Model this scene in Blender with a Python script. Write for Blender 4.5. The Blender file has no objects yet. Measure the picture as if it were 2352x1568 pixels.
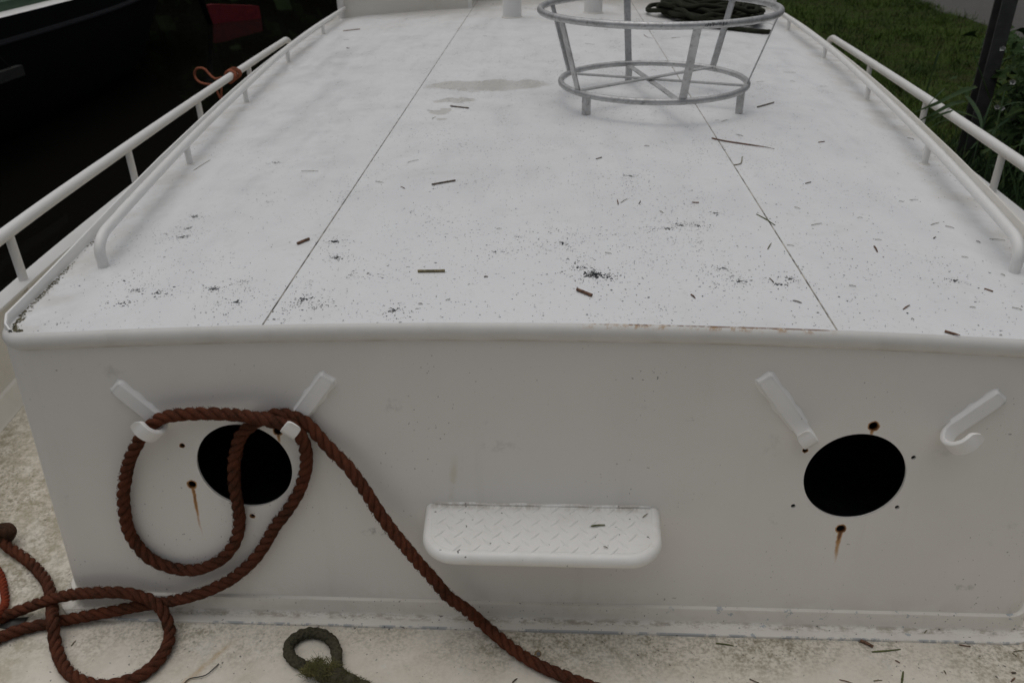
import bpy, bmesh, math, random
from mathutils import Vector, Matrix
random.seed(11)
R = math.radians
SC = bpy.context.scene
COL = SC.collection

# ---------------------------------------------------------------- camera
cam = bpy.data.cameras.new('camera')
cam.sensor_width = 36.0
cam.lens = 36.0 * 1884.72 / 2352.0
cam.clip_start = 0.05
cam.clip_end = 500
cam.dof.use_dof = True
cam.dof.focus_distance = 1.75
cam.dof.aperture_fstop = 7.0
cam_o = bpy.data.objects.new('camera', cam)
COL.objects.link(cam_o)
_p, _y, _r = R(29.1737), R(3.1756), R(-0.9754)
_f = Vector((-math.sin(_y) * math.cos(_p), math.cos(_y) * math.cos(_p), -math.sin(_p)))
_a = Vector((math.cos(_y), math.sin(_y), 0)); _b = _a.cross(_f)
_rt = _a * math.cos(_r) + _b * math.sin(_r); _up = -_a * math.sin(_r) + _b * math.cos(_r)
cam_o.matrix_world = Matrix(((_rt.x, _up.x, -_f.x, 0.0146), (_rt.y, _up.y, -_f.y, -1.525), (_rt.z, _up.z, -_f.z, 1.608), (0, 0, 0, 1)))
SC.camera = cam_o

# ---------------------------------------------------------------- sky, sun, exposure (overcast)
SUN_EL, SUN_AZ = R(80), R(310)          # azimuth clockwise from +Y
w = bpy.data.worlds.new('World'); SC.world = w; w.use_nodes = True
wn, wl = w.node_tree.nodes, w.node_tree.links
wn.clear()
sky = wn.new('ShaderNodeTexSky'); sky.sky_type = 'NISHITA'; sky.sun_disc = False
sky.sun_elevation = SUN_EL; sky.sun_rotation = SUN_AZ
sky.air_density = 1.0; sky.dust_density = 6.0; sky.ozone_density = 1.0
hs = wn.new('ShaderNodeHueSaturation'); hs.inputs["Saturation"].default_value = 0.36
bg = wn.new('ShaderNodeBackground'); bg.inputs['Strength'].default_value = 0.066
wo = wn.new('ShaderNodeOutputWorld')
wl.new(sky.outputs[0], hs.inputs['Color']); wl.new(hs.outputs[0], bg.inputs[0]); wl.new(bg.outputs[0], wo.inputs[0])
sun = bpy.data.lights.new('sun', 'SUN'); sun.energy = 1.15; sun.angle = R(95); sun.color = (1, 0.997, 0.99)
sun_o = bpy.data.objects.new('sun', sun); COL.objects.link(sun_o)
_d = Vector((math.sin(SUN_AZ) * math.cos(SUN_EL), math.cos(SUN_AZ) * math.cos(SUN_EL), math.sin(SUN_EL)))
sun_o.rotation_euler = _d.to_track_quat('Z', 'Y').to_euler()
sun_o.location = (0, 0, 20)
SC.view_settings.view_transform = 'Standard'; SC.view_settings.look = 'None'
SC.view_settings.gamma = 1; SC.view_settings.use_curve_mapping = False
SC.view_settings.exposure = -0.49
SC.cycles.max_bounces = 8

# ---------------------------------------------------------------- measured positions (metres)
ROPE_A=[(0.1355,-0.2869,0.017),(0.0832,-0.2659,0.017),(0.0187,-0.2361,0.017),(-0.0442,-0.1994,0.018),(-0.1025,-0.152,0.022),(-0.1429,-0.1165,0.0263),(-0.1862,-0.1215,0.0837),(-0.2292,-0.1214,0.1293),(-0.264,-0.1166,0.1844),(-0.2987,-0.1104,0.232),(-0.3296,-0.1024,0.2771),(-0.3601,-0.0944,0.3216),(-0.3862,-0.0862,0.3698),(-0.415,-0.0763,0.4248),(-0.441,-0.0676,0.4664),(-0.4672,-0.0593,0.4916),(-0.4974,-0.0502,0.5268),(-0.5252,-0.0414,0.5589),(-0.5558,-0.0377,0.578),(-0.5921,-0.0371,0.5844),(-0.6312,-0.0383,0.5712),(-0.6613,-0.0399,0.5524),(-0.6852,-0.0422,0.5265),(-0.7032,-0.0461,0.4829),(-0.7142,-0.0502,0.4357),(-0.72,-0.0556,0.3753),(-0.721,-0.0612,0.3118),(-0.7355,-0.0667,0.2496),(-0.7702,-0.0715,0.1948),(-0.8184,-0.0746,0.1593),(-0.8636,-0.0759,0.1449),(-0.9163,-0.0755,0.1499),(-0.9621,-0.0731,0.1766),(-0.9886,-0.0695,0.2176),(-0.9995,-0.0651,0.2678),(-0.9957,-0.0615,0.3311),(-0.9808,-0.058,0.393),(-0.9532,-0.0561,0.4606),(-0.9166,-0.0571,0.5176),(-0.8919,-0.0564,0.5478),(-0.8685,-0.0525,0.5694),(-0.8419,-0.0493,0.5825),(-0.8058,-0.0488,0.5886),(-0.7605,-0.0485,0.5916),(-0.7092,-0.0523,0.5939),(-0.6553,-0.0641,0.5973),(-0.618,-0.0685,0.5923),(-0.5834,-0.0674,0.582),(-0.552,-0.0646,0.5688),(-0.5375,-0.0597,0.5329),(-0.5357,-0.0573,0.4918),(-0.5437,-0.0574,0.4451),(-0.5694,-0.059,0.3818),(-0.6104,-0.0626,0.3178),(-0.6366,-0.0656,0.2849),(-0.6701,-0.0706,0.2279),(-0.708,-0.077,0.1777),(-0.7613,-0.0852,0.131),(-0.8193,-0.0959,0.1005),(-0.8752,-0.101,0.0806),(-0.9402,-0.0954,0.054),(-1.0117,-0.1005,0.042),(-1.082,-0.1091,0.03),(-1.1439,-0.1201,0.024),(-1.2111,-0.1322,0.016),(-1.2754,-0.1539,0.016),(-1.3272,-0.1854,0.016),(-1.3557,-0.2172,0.016)]
ROPE_B=[(-1.5018,0.1273,0.03),(-1.4869,0.1162,0.024),(-1.4677,0.1073,0.018),(-1.4177,0.0798,0.016),(-1.3599,0.0381,0.016),(-1.3128,-0.0026,0.018),(-1.2752,-0.0472,0.018),(-1.2419,-0.0948,0.03),(-1.2014,-0.1541,0.05),(-1.1903,-0.1802,0.034),(-1.1772,-0.2025,0.018),(-1.1396,-0.2499,0.016),(-1.0961,-0.2853,0.016),(-1.0494,-0.3058,0.016),(-1.0031,-0.3124,0.016),(-0.9632,-0.3014,0.016),(-0.9301,-0.2795,0.016),(-0.908,-0.2418,0.016),(-0.9024,-0.1991,0.018),(-0.9118,-0.1588,0.024),(-0.9307,-0.1296,0.04),(-0.9509,-0.1145,0.058),(-0.9837,-0.1025,0.072),(-1.0261,-0.0988,0.084),(-1.0708,-0.1001,0.088),(-1.1237,-0.0994,0.084),(-1.1788,-0.0983,0.074),(-1.2296,-0.101,0.06),(-1.2765,-0.1039,0.042),(-1.3181,-0.1086,0.026),(-1.3455,-0.1188,0.02),(-1.3698,-0.1391,0.02)]
KNOT=[(-1.5052,0.1352,0.03)]
ROPE_O=[(-1.4933,0.0567,0.012),(-1.4565,0.0242,0.012),(-1.4314,-0.0041,0.012),(-1.4112,-0.032,0.012),(-1.3907,-0.0591,0.012),(-1.3788,-0.0845,0.014),(-1.362,-0.1187,0.03),(-1.3599,-0.1413,0.03)]
EYE=[(-0.4392,-0.2816,0.016),(-0.4582,-0.269,0.016),(-0.4728,-0.2549,0.017),(-0.4808,-0.2388,0.016),(-0.4862,-0.2144,0.015),(-0.4954,-0.1883,0.015),(-0.5117,-0.1661,0.015),(-0.5354,-0.15,0.015),(-0.5627,-0.1445,0.015),(-0.5883,-0.1518,0.015),(-0.606,-0.1714,0.015),(-0.6085,-0.1943,0.015),(-0.5974,-0.2163,0.015),(-0.58,-0.2306,0.015),(-0.5586,-0.2416,0.016),(-0.5359,-0.2512,0.018),(-0.5119,-0.2607,0.02),(-0.4807,-0.2749,0.02),(-0.4542,-0.2856,0.018)]
EYE_TAIL=[(-0.5135,-0.2662,0.022),(-0.4806,-0.2733,0.024),(-0.4454,-0.2865,0.022),(-0.4104,-0.3014,0.02),(-0.375,-0.3194,0.02)]
FRAY=[(-0.5235,-0.2643,0.024),(-0.5012,-0.2722,0.03),(-0.5189,-0.2451,0.022),(-0.5361,-0.267,0.022),(-0.4821,-0.2639,0.03)]
CORD_LOOP=[(-2.1624,3.91,0.5249),(-2.2112,3.94,0.5102),(-2.2379,3.958,0.5157),(-2.2738,3.984,0.5375),(-2.3035,4.006,0.5602),(-2.3436,4.032,0.5633),(-2.3806,4.054,0.5515),(-2.402,4.064,0.5248),(-2.4011,4.06,0.4983),(-2.3831,4.046,0.4782),(-2.3474,4.022,0.4671),(-2.3037,3.994,0.4659),(-2.2594,3.966,0.4692),(-2.2164,3.94,0.4834),(-2.1729,3.914,0.502)]
CORD_TAILS=[[(-2.2289,3.946,0.4665),(-2.2197,3.936,0.4348),(-2.2072,3.924,0.4034),(-2.1903,3.91,0.3792),(-2.1756,3.898,0.3592)],[(-2.1701,3.91,0.485),(-2.1752,3.91,0.4582),(-2.1832,3.911,0.4243),(-2.1872,3.91,0.3951),(-2.183,3.904,0.3692)]]
CORD_C=(-2.1494,3.9,0.5136)
DEBRIS=[('reed_brown','roof',[(-0.6544,0.4502,0.7884),(-0.631,0.4811,0.7893)]),('reed_dark','roof',[(-0.36,0.909,0.7972),(-0.2908,0.9448,0.7985)]),('reed_green','roof',[(-0.3075,0.2592,0.7982),(-0.2422,0.2597,0.7993)]),('reed_brown','roof',[(0.0703,0.1577,0.8009),(0.1028,0.1279,0.8007)]),('twig','roof',[(0.585,1.4517,0.7909),(0.6292,1.4159,0.7894),(0.7582,1.3582,0.7841),(0.7838,1.3389,0.7829)]),('bent','roof',[(0.6042,1.1335,0.7903),(0.6311,1.1538,0.7893),(0.6495,1.2268,0.7886)]),('reed_dark','roof',[(0.8567,1.9647,0.7794),(0.9481,2.0674,0.7746)]),('reed_dark','roof',[(-0.4187,1.9345,0.7958),(-0.3374,1.8902,0.7977)]),('reed_brown','roof',[(-1.4291,4.3431,0.741),(-1.3153,4.3571,0.7501)]),('twig','roof',[(0.8296,0.0135,0.7808),(0.8551,-0.0016,0.7795)]),('grass','roof',[(0.5822,0.678,0.791),(0.6003,0.6394,0.7904),(0.6145,0.5961,0.7899)]),('straw','roof',[(-1.2289,1.1865,0.7566),(-1.2144,1.3046,0.7576)]),('straw','roof',[(-0.8243,1.1006,0.781),(-0.7642,1.0917,0.7838)]),('brown','roof',[(0.2006,0.7653,0.7998),(0.2006,0.7294,0.7998)]),('brown','roof',[(0.3253,0.1493,0.7979),(0.3317,0.1282,0.7978)]),('straw','roof',[(0.2093,0.7456,0.7997),(0.2307,0.7801,0.7994)]),('straw','roof',[(0.1453,0.3781,0.8004),(0.1612,0.3707,0.8002)]),('straw','roof',[(-0.5461,0.9588,0.7922),(-0.5183,0.9439,0.7931)]),('straw','roof',[(-0.1362,0.5357,0.8005),(-0.1224,0.5367,0.8006)]),('straw','roof',[(-0.2226,0.1065,0.7995),(-0.2122,0.108,0.7997)]),('brown','roof',[(-0.4567,0.9022,0.7949),(-0.4382,0.8785,0.7954)]),('brown','roof',[(-0.2807,0.0901,0.7987),(-0.2716,0.0876,0.7988)]),('brown','roof',[(0.2602,0.7373,0.799),(0.2668,0.7615,0.7989)]),('brown','roof',[(-0.1459,0.2292,0.8004),(-0.1371,0.2309,0.8004)]),('straw','roof',[(0.3137,0.6834,0.7981),(0.3223,0.6663,0.7979)]),('straw','roof',[(-1.3358,3.9392,0.7485),(-1.2921,3.904,0.7519)]),('straw','roof',[(-0.5095,1.8839,0.7934),(-0.482,1.8589,0.7942)]),('straw','roof',[(-0.4696,1.7319,0.7945),(-0.4586,1.768,0.7948)]),('straw','roof',[(-0.4747,1.1529,0.7944),(-0.4416,1.1802,0.7953)]),('straw','roof',[(0.1859,3.4115,0.8),(0.2409,3.3822,0.7993)]),('straw','roof',[(0.7073,3.6743,0.7863),(0.7672,3.705,0.7837)]),('brown','roof',[(-1.237,3.5945,0.756),(-1.2136,3.5676,0.7577)]),('brown','roof',[(0.5527,3.766,0.792),(0.5677,3.6759,0.7915),(0.5934,3.6351,0.7906)]),('brown','roof',[(-0.4193,3.7423,0.7958),(-0.3985,3.7206,0.7963)]),('brown','roof',[(0.1559,1.1674,0.8003),(0.1757,1.1895,0.8001)]),('brown','roof',[(0.3316,1.3378,0.7978),(0.3487,1.333,0.7974)]),('brown','roof',[(0.6859,1.5241,0.7872),(0.7068,1.4993,0.7863)]),('brown','roof',[(0.9693,1.461,0.7734),(0.9962,1.4767,0.7718)]),('brown','roof',[(1.3435,1.614,0.7479),(1.3639,1.5981,0.7463)]),('brown','roof',[(1.14,2.5626,0.7628),(1.1594,2.5508,0.7615)]),('straw','roof',[(1.1567,2.7719,0.7617),(1.2215,2.7815,0.7571)]),('straw','roof',[(1.2565,2.4778,0.7546),(1.2969,2.4912,0.7515)]),('straw','roof',[(0.9644,2.4896,0.7737),(1.0018,2.5096,0.7715)]),('straw','roof',[(0.6406,1.7163,0.7889),(0.6569,1.7234,0.7883)]),('straw','roof',[(0.6624,1.7025,0.7881),(0.6957,1.7363,0.7868)]),('straw','roof',[(0.7113,3.6638,0.7861),(0.7582,3.7029,0.7841)]),('brown','roof',[(0.7935,0.9689,0.7825),(0.815,0.9864,0.7815)]),('brown','roof',[(0.8398,0.4767,0.7803),(0.8341,0.4353,0.7805)]),('brown','roof',[(1.0207,0.5533,0.7704),(1.0331,0.5678,0.7696)]),('brown','roof',[(1.0145,0.244,0.7707),(1.0282,0.2302,0.7699)]),('brown','roof',[(0.78,0.1111,0.7831),(0.8033,0.1353,0.782)]),('brown','roof',[(0.5469,0.1331,0.7922),(0.5635,0.122,0.7917)]),('brown','roof',[(0.5212,0.2472,0.793),(0.5255,0.2239,0.7929)]),('brown','roof',[(0.3253,0.1477,0.7979),(0.3314,0.1286,0.7978)]),('brown','roof',[(1.1348,0.5568,0.7631),(1.1401,0.5444,0.7628)]),('brown','roof',[(0.415,0.7581,0.7959),(0.434,0.757,0.7955)]),('brown','roof',[(1.0942,0.657,0.7658),(1.1129,0.6436,0.7646)]),('straw','roof',[(0.5565,0.4242,0.7919),(0.5754,0.4669,0.7913)]),('straw','roof',[(0.6127,0.4577,0.79),(0.6301,0.4525,0.7893)]),('straw','roof',[(1.055,0.6581,0.7683),(1.0872,0.6817,0.7662)]),('straw','roof',[(1.0745,0.8648,0.7671),(1.1015,0.8724,0.7653)]),('straw','roof',[(1.0355,0.8473,0.7695),(1.0483,0.8432,0.7687)]),('straw','roof',[(0.7146,0.6071,0.786),(0.7472,0.6243,0.7846)]),('straw','roof',[(0.6979,0.2238,0.7867),(0.7129,0.2197,0.7861)]),('straw','roof',[(1.0447,0.4368,0.7689),(1.0591,0.4315,0.768)]),('straw','roof',[(0.8617,0.6826,0.7792),(0.8779,0.6861,0.7783)]),('straw','roof',[(0.7044,0.749,0.7864),(0.7175,0.7347,0.7859)]),('straw','roof',[(1.1787,0.5781,0.7602),(1.2181,0.5729,0.7574)]),('straw','roof',[(0.9369,0.1417,0.7752),(0.9485,0.1389,0.7745)]),('straw','roof',[(1.0342,0.1524,0.7696),(1.0517,0.1418,0.7685)]),('straw','roof',[(0.782,0.0694,0.783),(0.7861,0.0637,0.7828)]),('straw','roof',[(1.0978,0.3407,0.7656),(1.1031,0.3296,0.7652)]),('straw','roof',[(0.942,0.0136,0.7749),(0.9471,0.0117,0.7746)]),('straw','roof',[(0.8569,0.5221,0.7794),(0.8739,0.5214,0.7785)]),('reed_brown','deck',[(0.7645,-0.1128,0.001),(0.7883,-0.1306,0.001)]),('grass','deck',[(0.7815,-0.1437,0.001),(0.8249,-0.1381,0.001),(0.8527,-0.1331,0.001)]),('grass','deck',[(0.8203,-0.23,0.001),(0.8359,-0.1966,0.001)]),('brown','deck',[(0.8281,-0.1659,0.001),(0.8366,-0.1735,0.001)]),('brown','deck',[(1.0818,-0.1928,0.001),(1.0926,-0.1914,0.001)]),('brown','deck',[(0.996,-0.1162,0.001),(1.0202,-0.1205,0.001)]),('brown','deck',[(1.0696,-0.2169,0.001),(1.0833,-0.206,0.001)]),('straw','deck',[(0.7584,-0.226,0.001),(0.7789,-0.2234,0.001)]),('straw','deck',[(0.9303,-0.1904,0.001),(0.9307,-0.2019,0.001)]),('straw','deck',[(1.1102,-0.1357,0.001),(1.1159,-0.1456,0.001)]),('straw','deck',[(1.1146,-0.1315,0.001),(1.1411,-0.1266,0.001)]),('straw','flange',[(0.9225,-0.0901,0.009),(0.9351,-0.078,0.009)]),('grass','deck',[(0.4171,-0.1306,0.001),(0.4582,-0.1368,0.001)]),('brown','deck',[(0.7599,-0.1138,0.001),(0.7876,-0.1293,0.001)]),('brown','deck',[(0.4771,-0.2308,0.001),(0.4966,-0.2417,0.001)]),('brown','deck',[(0.6817,-0.2247,0.001),(0.71,-0.2341,0.001)]),('grass','step',[(0.1069,-0.1099,0.3435),(0.1388,-0.1048,0.3435)]),('straw','step',[(0.1318,-0.1741,0.3435),(0.1411,-0.1787,0.3435)]),('straw','step',[(0.2255,-0.0776,0.3435),(0.2385,-0.0639,0.3435)]),('brown','deck',[(-0.0683,-0.2599,0.001),(-0.0572,-0.2475,0.001)]),('straw','deck',[(-1.1481,-0.1931,0.001),(-1.1456,-0.1761,0.001)])]
WIRE=[(-0.827,-0.2884,0.003),(-0.8186,-0.2772,0.004),(-0.7859,-0.2688,0.006),(-0.772,-0.2458,0.004),(-0.7667,-0.2326,0.003)]
SNAIL=(-0.0127,-0.2067,0.02)
LEAF=[(-1.3678,-0.143,0.003),(-1.3446,-0.1191,0.006),(-1.3022,-0.1093,0.004),(-1.3052,-0.1297,0.003),(-1.3384,-0.1484,0.003)]
SOOT=[(0.1091,0.246,9,0.05),(0.0919,0.2861,3,0.03),(0.0778,0.326,2,0.03),(0.1455,0.2383,4,0.05),(0.1287,0.1947,2,0.06),(-0.3311,0.0571,4,0.025),(-0.0155,0.4156,2.5,0.03),(0.0364,0.4422,4,0.04),(0.0636,0.3913,2,0.03),(-0.074,0.4821,2,0.02),(-0.1133,0.3797,1.5,0.02),(-0.1293,0.3828,1.5,0.02),(-0.0943,0.3948,1,0.02),(-0.5272,0.3579,3,0.03),(-0.5611,0.4657,3,0.025),(0.321,0.551,3,0.03),(0.3625,0.5823,2,0.03),(0.278,0.5374,2,0.03),(0.0822,0.5112,1.5,0.03),(0.2608,0.9971,4,0.05),(0.2618,0.8904,2,0.04),(-0.3186,0.7171,1.5,0.02),(-0.3851,0.6752,1.5,0.03),(-0.253,0.9338,2,0.05),(0.0143,0.5439,1.5,0.02),(0.1642,0.5047,3,0.12),(0.3019,0.4568,3,0.12),(0.1998,0.4311,3,0.1),(-0.4665,0.2463,1.5,0.02),(-0.3947,0.2479,2,0.03),(-0.4906,0.1568,1.5,0.05),(0.3538,0.7166,3,0.1),(-0.0311,1.0555,2,0.1),(-0.7817,0.1916,5,0.025),(-1.033,0.7083,4,0.03),(-1.0162,0.6114,3,0.03),(-1.0055,0.5432,3,0.03),(-1.0696,0.5742,2.5,0.04),(-0.9784,0.2016,3,0.025),(-0.9155,0.1792,4,0.045),(-1.0348,0.2579,2,0.03),(-0.9812,0.1307,3,0.04),(-0.7262,0.2284,2.5,0.03),(-0.6986,0.1894,2.5,0.025),(-0.7027,0.1193,3,0.03),(-0.7453,0.1034,2,0.025),(-0.5488,0.1219,4,0.03),(-0.5172,0.0796,2,0.02),(-0.5627,0.0926,1.5,0.015),(-0.4963,0.0897,2,0.02),(-0.5589,0.2108,2,0.025),(-0.5555,0.4655,3,0.025),(-0.5276,0.3563,3,0.03),(-0.9481,1.2162,4,0.04),(-0.8689,0.8653,2,0.03),(-0.842,0.7946,1.5,0.02),(-1.0879,0.0388,1.5,0.03),(-1.0205,0.3088,3,0.08),(-0.7019,0.0496,2,0.06),(-0.9434,0.59,3,0.09),(-1.1822,0.242,2,0.08),(0.4479,0.2258,5,0.035),(0.5426,0.217,3,0.025),(0.5697,0.2518,3,0.035),(0.4671,0.6762,3,0.02),(0.4047,0.5751,3,0.025),(0.3576,0.5775,3,0.03),(0.966,0.284,3,0.03),(0.9411,0.3979,3,0.06),(0.4423,0.7974,2,0.03),(0.3867,0.4543,3,0.06),(0.427,0.2996,3,0.05),(0.3928,0.2632,2,0.04),(0.3919,0.743,3,0.07),(0.9138,0.4125,2,0.08),(0.6837,0.1453,2,0.06),(0.7138,0.4836,1.5,0.04)]
RIBBONS=[([(2.36,3.2669,0.5798),(2.18,3.0615,0.5938),(1.97,2.836,0.5887),(1.93,3.0227,0.491)],0.024),([(2.28,3.1913,0.5174),(2.06,2.8647,0.5762),(1.95,2.7854,0.5531),(1.91,2.8766,0.4833)],0.026),([(2.04,2.7888,0.5646),(1.95,2.7492,0.5451),(1.91,2.803,0.4827)],0.012),([(2.2,3.2903,0.5665),(2.04,2.9969,0.5977),(1.97,2.905,0.5778),(1.94,2.8937,0.5311)],0.008)]
RIBBONS2=[([(2.55,3.7495,0.4212),(2.5,3.5247,0.4132),(2.45,3.3156,0.3916),(2.4,3.1689,0.3587)],0.026),([(2.5,3.1093,0.443),(2.45,3.1096,0.3973),(2.4,3.0607,0.3506)],0.014),([(2.2,2.3637,0.514),(2.2,2.4695,0.4601),(2.2,2.5363,0.3994)],0.008),([(2.35,2.935,0.3264),(2.3,2.9114,0.3106),(2.3,2.9301,0.2915)],0.02)]
# ---------------------------------------------------------------- helpers
class G:
    """small node-material builder; every value may be a number or a socket"""
    def __init__(s, name, rough=0.5, metal=0.0, spec=0.5):
        s.m = bpy.data.materials.new(name); s.m.use_nodes = True
        s.t = s.m.node_tree; s.b = s.t.nodes['Principled BSDF']
        s.b.inputs['Roughness'].default_value = rough; s.b.inputs['Metallic'].default_value = metal
        s.b.inputs['Specular IOR Level'].default_value = spec
        s._p = None
    def new(s, k): return s.t.nodes.new('ShaderNode' + k)
    def put(s, sock, v):
        if hasattr(v, 'is_output'): s.t.links.new(v, sock)
        elif isinstance(v, tuple) and len(v) == 3 and sock.type == 'RGBA': sock.default_value = (*v, 1)
        else: sock.default_value = v
    def pos(s):
        if s._p is None: s._p = s.new('NewGeometry').outputs['Position']
        return s._p
    def obj(s): return s.new('TexCoord').outputs['Object']
    def rnd(s): return s.new('ObjectInfo').outputs['Random']
    def xyz(s, v=None):
        n = s.new('SeparateXYZ'); s.put(n.inputs[0], v or s.pos()); return n.outputs
    def vec(s, x, y, z):
        n = s.new('CombineXYZ')
        for i, v in enumerate((x, y, z)): s.put(n.inputs[i], v)
        return n.outputs[0]
    def scl(s, v, k):
        n = s.new('VectorMath'); n.operation = 'MULTIPLY'; s.put(n.inputs[0], v); n.inputs[1].default_value = k; return n.outputs[0]
    def add(s, v, u):
        n = s.new('VectorMath'); n.operation = 'ADD'; s.put(n.inputs[0], v); s.put(n.inputs[1], u); return n.outputs[0]
    def noise(s, scale, det=3, rough=0.55, v=None, dist=0.0):
        n = s.new('TexNoise'); s.put(n.inputs['Vector'], v or s.pos()); n.inputs['Scale'].default_value = scale
        n.inputs['Detail'].default_value = det; n.inputs['Roughness'].default_value = rough; n.inputs['Distortion'].default_value = dist
        return n.outputs['Fac']
    def voro(s, scale, v=None, out='Distance', feat='F1'):
        n = s.new('TexVoronoi'); n.feature = feat; s.put(n.inputs['Vector'], v or s.pos()); n.inputs['Scale'].default_value = scale
        return n.outputs[out]
    def ma(s, op, a, b=0.0, c=None, clamp=False):
        n = s.new('Math'); n.operation = op; n.use_clamp = clamp
        s.put(n.inputs[0], a); s.put(n.inputs[1], b)
        if c is not None: s.put(n.inputs[2], c)
        return n.outputs[0]
    def map(s, v, a, b, c=0.0, d=1.0, smooth=True):
        n = s.new('MapRange'); n.interpolation_type = 'SMOOTHSTEP' if smooth else 'LINEAR'
        s.put(n.inputs['Value'], v)
        for k, q in zip(('From Min', 'From Max', 'To Min', 'To Max'), (a, b, c, d)): s.put(n.inputs[k], q)
        return n.outputs[0]
    def mul(s, *v):
        o = v[0]
        for q in v[1:]: o = s.ma('MULTIPLY', o, q)
        return o
    def mix(s, f, a, b):
        n = s.new('Mix'); n.data_type = 'RGBA'; s.put(n.inputs[0], f); s.put(n.inputs[6], a); s.put(n.inputs[7], b); return n.outputs[2]
    def col(s, v): s.put(s.b.inputs['Base Color'], v)
    def rough(s, v): s.put(s.b.inputs['Roughness'], v)
    def bump(s, h, strength=0.2, dist=0.002):
        n = s.new('Bump'); n.inputs['Strength'].default_value = strength; n.inputs['Distance'].default_value = dist
        s.put(n.inputs['Height'], h); s.t.links.new(n.outputs[0], s.b.inputs['Normal'])

def tag(o, label=None, cat=None, group=None, kind=None):
    if label: o['label'] = label
    if cat: o['category'] = cat
    if group: o['group'] = group
    if kind: o['kind'] = kind
    return o
def empty(name, loc=(0, 0, 0)):
    o = bpy.data.objects.new(name, None); COL.objects.link(o); o.location = loc; o.empty_display_size = .1; return o
def mesh(name, V, F, mat, parent=None, smooth=False, sharp=None):
    me = bpy.data.meshes.new(name); me.from_pydata([tuple(v) for v in V], [], F); me.update()
    if mat: me.materials.append(mat)
    if smooth: me.polygons.foreach_set('use_smooth', [True] * len(me.polygons))
    if sharp:
        me.set_sharp_from_angle(angle=R(sharp))
    o = bpy.data.objects.new(name, me); COL.objects.link(o)
    if parent:
        o.parent = parent; o.location = -Vector(parent.location) if parent.parent is None else -Vector(parent.location) - Vector(parent.parent.location)
        # all meshes are modelled in world coordinates: undo the parents' offsets
        off = Vector((0, 0, 0)); q = parent
        while q: off += q.location; q = q.parent
        o.location = -off
    return o
def grid(rows, closed=False):
    n = len(rows[0]); V = [p for r in rows for p in r]; F = []
    for i in range(len(rows) - 1):
        for j in range(n if closed else n - 1):
            k = (j + 1) % n
            F.append((i * n + j, i * n + k, (i + 1) * n + k, (i + 1) * n + j))
    return V, F
class MB:
    def __init__(s): s.V = []; s.F = []
    def add(s, V, F):
        o = len(s.V); s.V += [tuple(v) for v in V]; s.F += [tuple(i + o for i in f) for f in F]
    def grid(s, rows, closed=False): s.add(*grid(rows, closed))
    def tube(s, pts, r, seg=10, cap=True):
        V, F = tube(pts, r, seg, cap); s.add(V, F)
    def box(s, x0, x1, y0, y1, z0, z1):
        s.add([(x0, y0, z0), (x1, y0, z0), (x1, y1, z0), (x0, y1, z0), (x0, y0, z1), (x1, y0, z1), (x1, y1, z1), (x0, y1, z1)],
              [(0, 3, 2, 1), (4, 5, 6, 7), (0, 1, 5, 4), (1, 2, 6, 5), (2, 3, 7, 6), (3, 0, 4, 7)])
    def build(s, name, mat, parent=None, smooth=False, sharp=None): return mesh(name, s.V, s.F, mat, parent, smooth, sharp)
def crom(P, step):
    """resample a Catmull-Rom curve through P at a given spacing"""
    P = [Vector(p) for p in P]; D = []
    for i in range(len(P) - 1):
        a, b, c, d = P[max(i - 1, 0)], P[i], P[i + 1], P[min(i + 2, len(P) - 1)]
        for k in range(24):
            t = k / 24
            D.append(0.5 * ((2 * b) + (c - a) * t + (2 * a - 5 * b + 4 * c - d) * t * t + (3 * b - a - 3 * c + d) * t ** 3))
    D.append(P[-1])
    L = [0]
    for i in range(1, len(D)): L.append(L[-1] + (D[i] - D[i - 1]).length)
    n = max(2, int(L[-1] / step)); out = []; j = 0
    for i in range(n + 1):
        s = L[-1] * i / n
        while j < len(L) - 2 and L[j + 1] < s: j += 1
        t = (s - L[j]) / max(1e-9, L[j + 1] - L[j]); out.append(D[j].lerp(D[j + 1], min(1, t)))
    return out
def frames(P):
    P = [Vector(p) for p in P]; T = []
    for i in range(len(P)):
        t = P[min(i + 1, len(P) - 1)] - P[max(i - 1, 0)]; T.append(t.normalized())
    u = T[0].orthogonal().normalized(); out = []
    for t in T:
        u = (u - t * u.dot(t)).normalized(); out.append((t, u, t.cross(u)))
    return P, out
def tube(pts, r, seg=10, cap=True):
    P, fr = frames(pts); rows = []
    for i, (p, (t, u, v)) in enumerate(zip(P, fr)):
        q = r[i] if isinstance(r, (list, tuple)) else r
        rows.append([p + (u * math.cos(a) + v * math.sin(a)) * q for a in [2 * math.pi * k / seg for k in range(seg)]])
    V, F = grid(rows, True)
    if cap:
        F.append(tuple(reversed(range(seg)))); F.append(tuple(range(len(V) - seg, len(V))))
    return V, F
def interp(x, T):
    if x <= T[0][0]: a, b = T[0], T[1]
    elif x >= T[-1][0]: a, b = T[-2], T[-1]
    else:
        for a, b in zip(T, T[1:]):
            if x <= b[0]: break
    return a[1] + (b[1] - a[1]) * (x - a[0]) / (b[0] - a[0])
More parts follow.
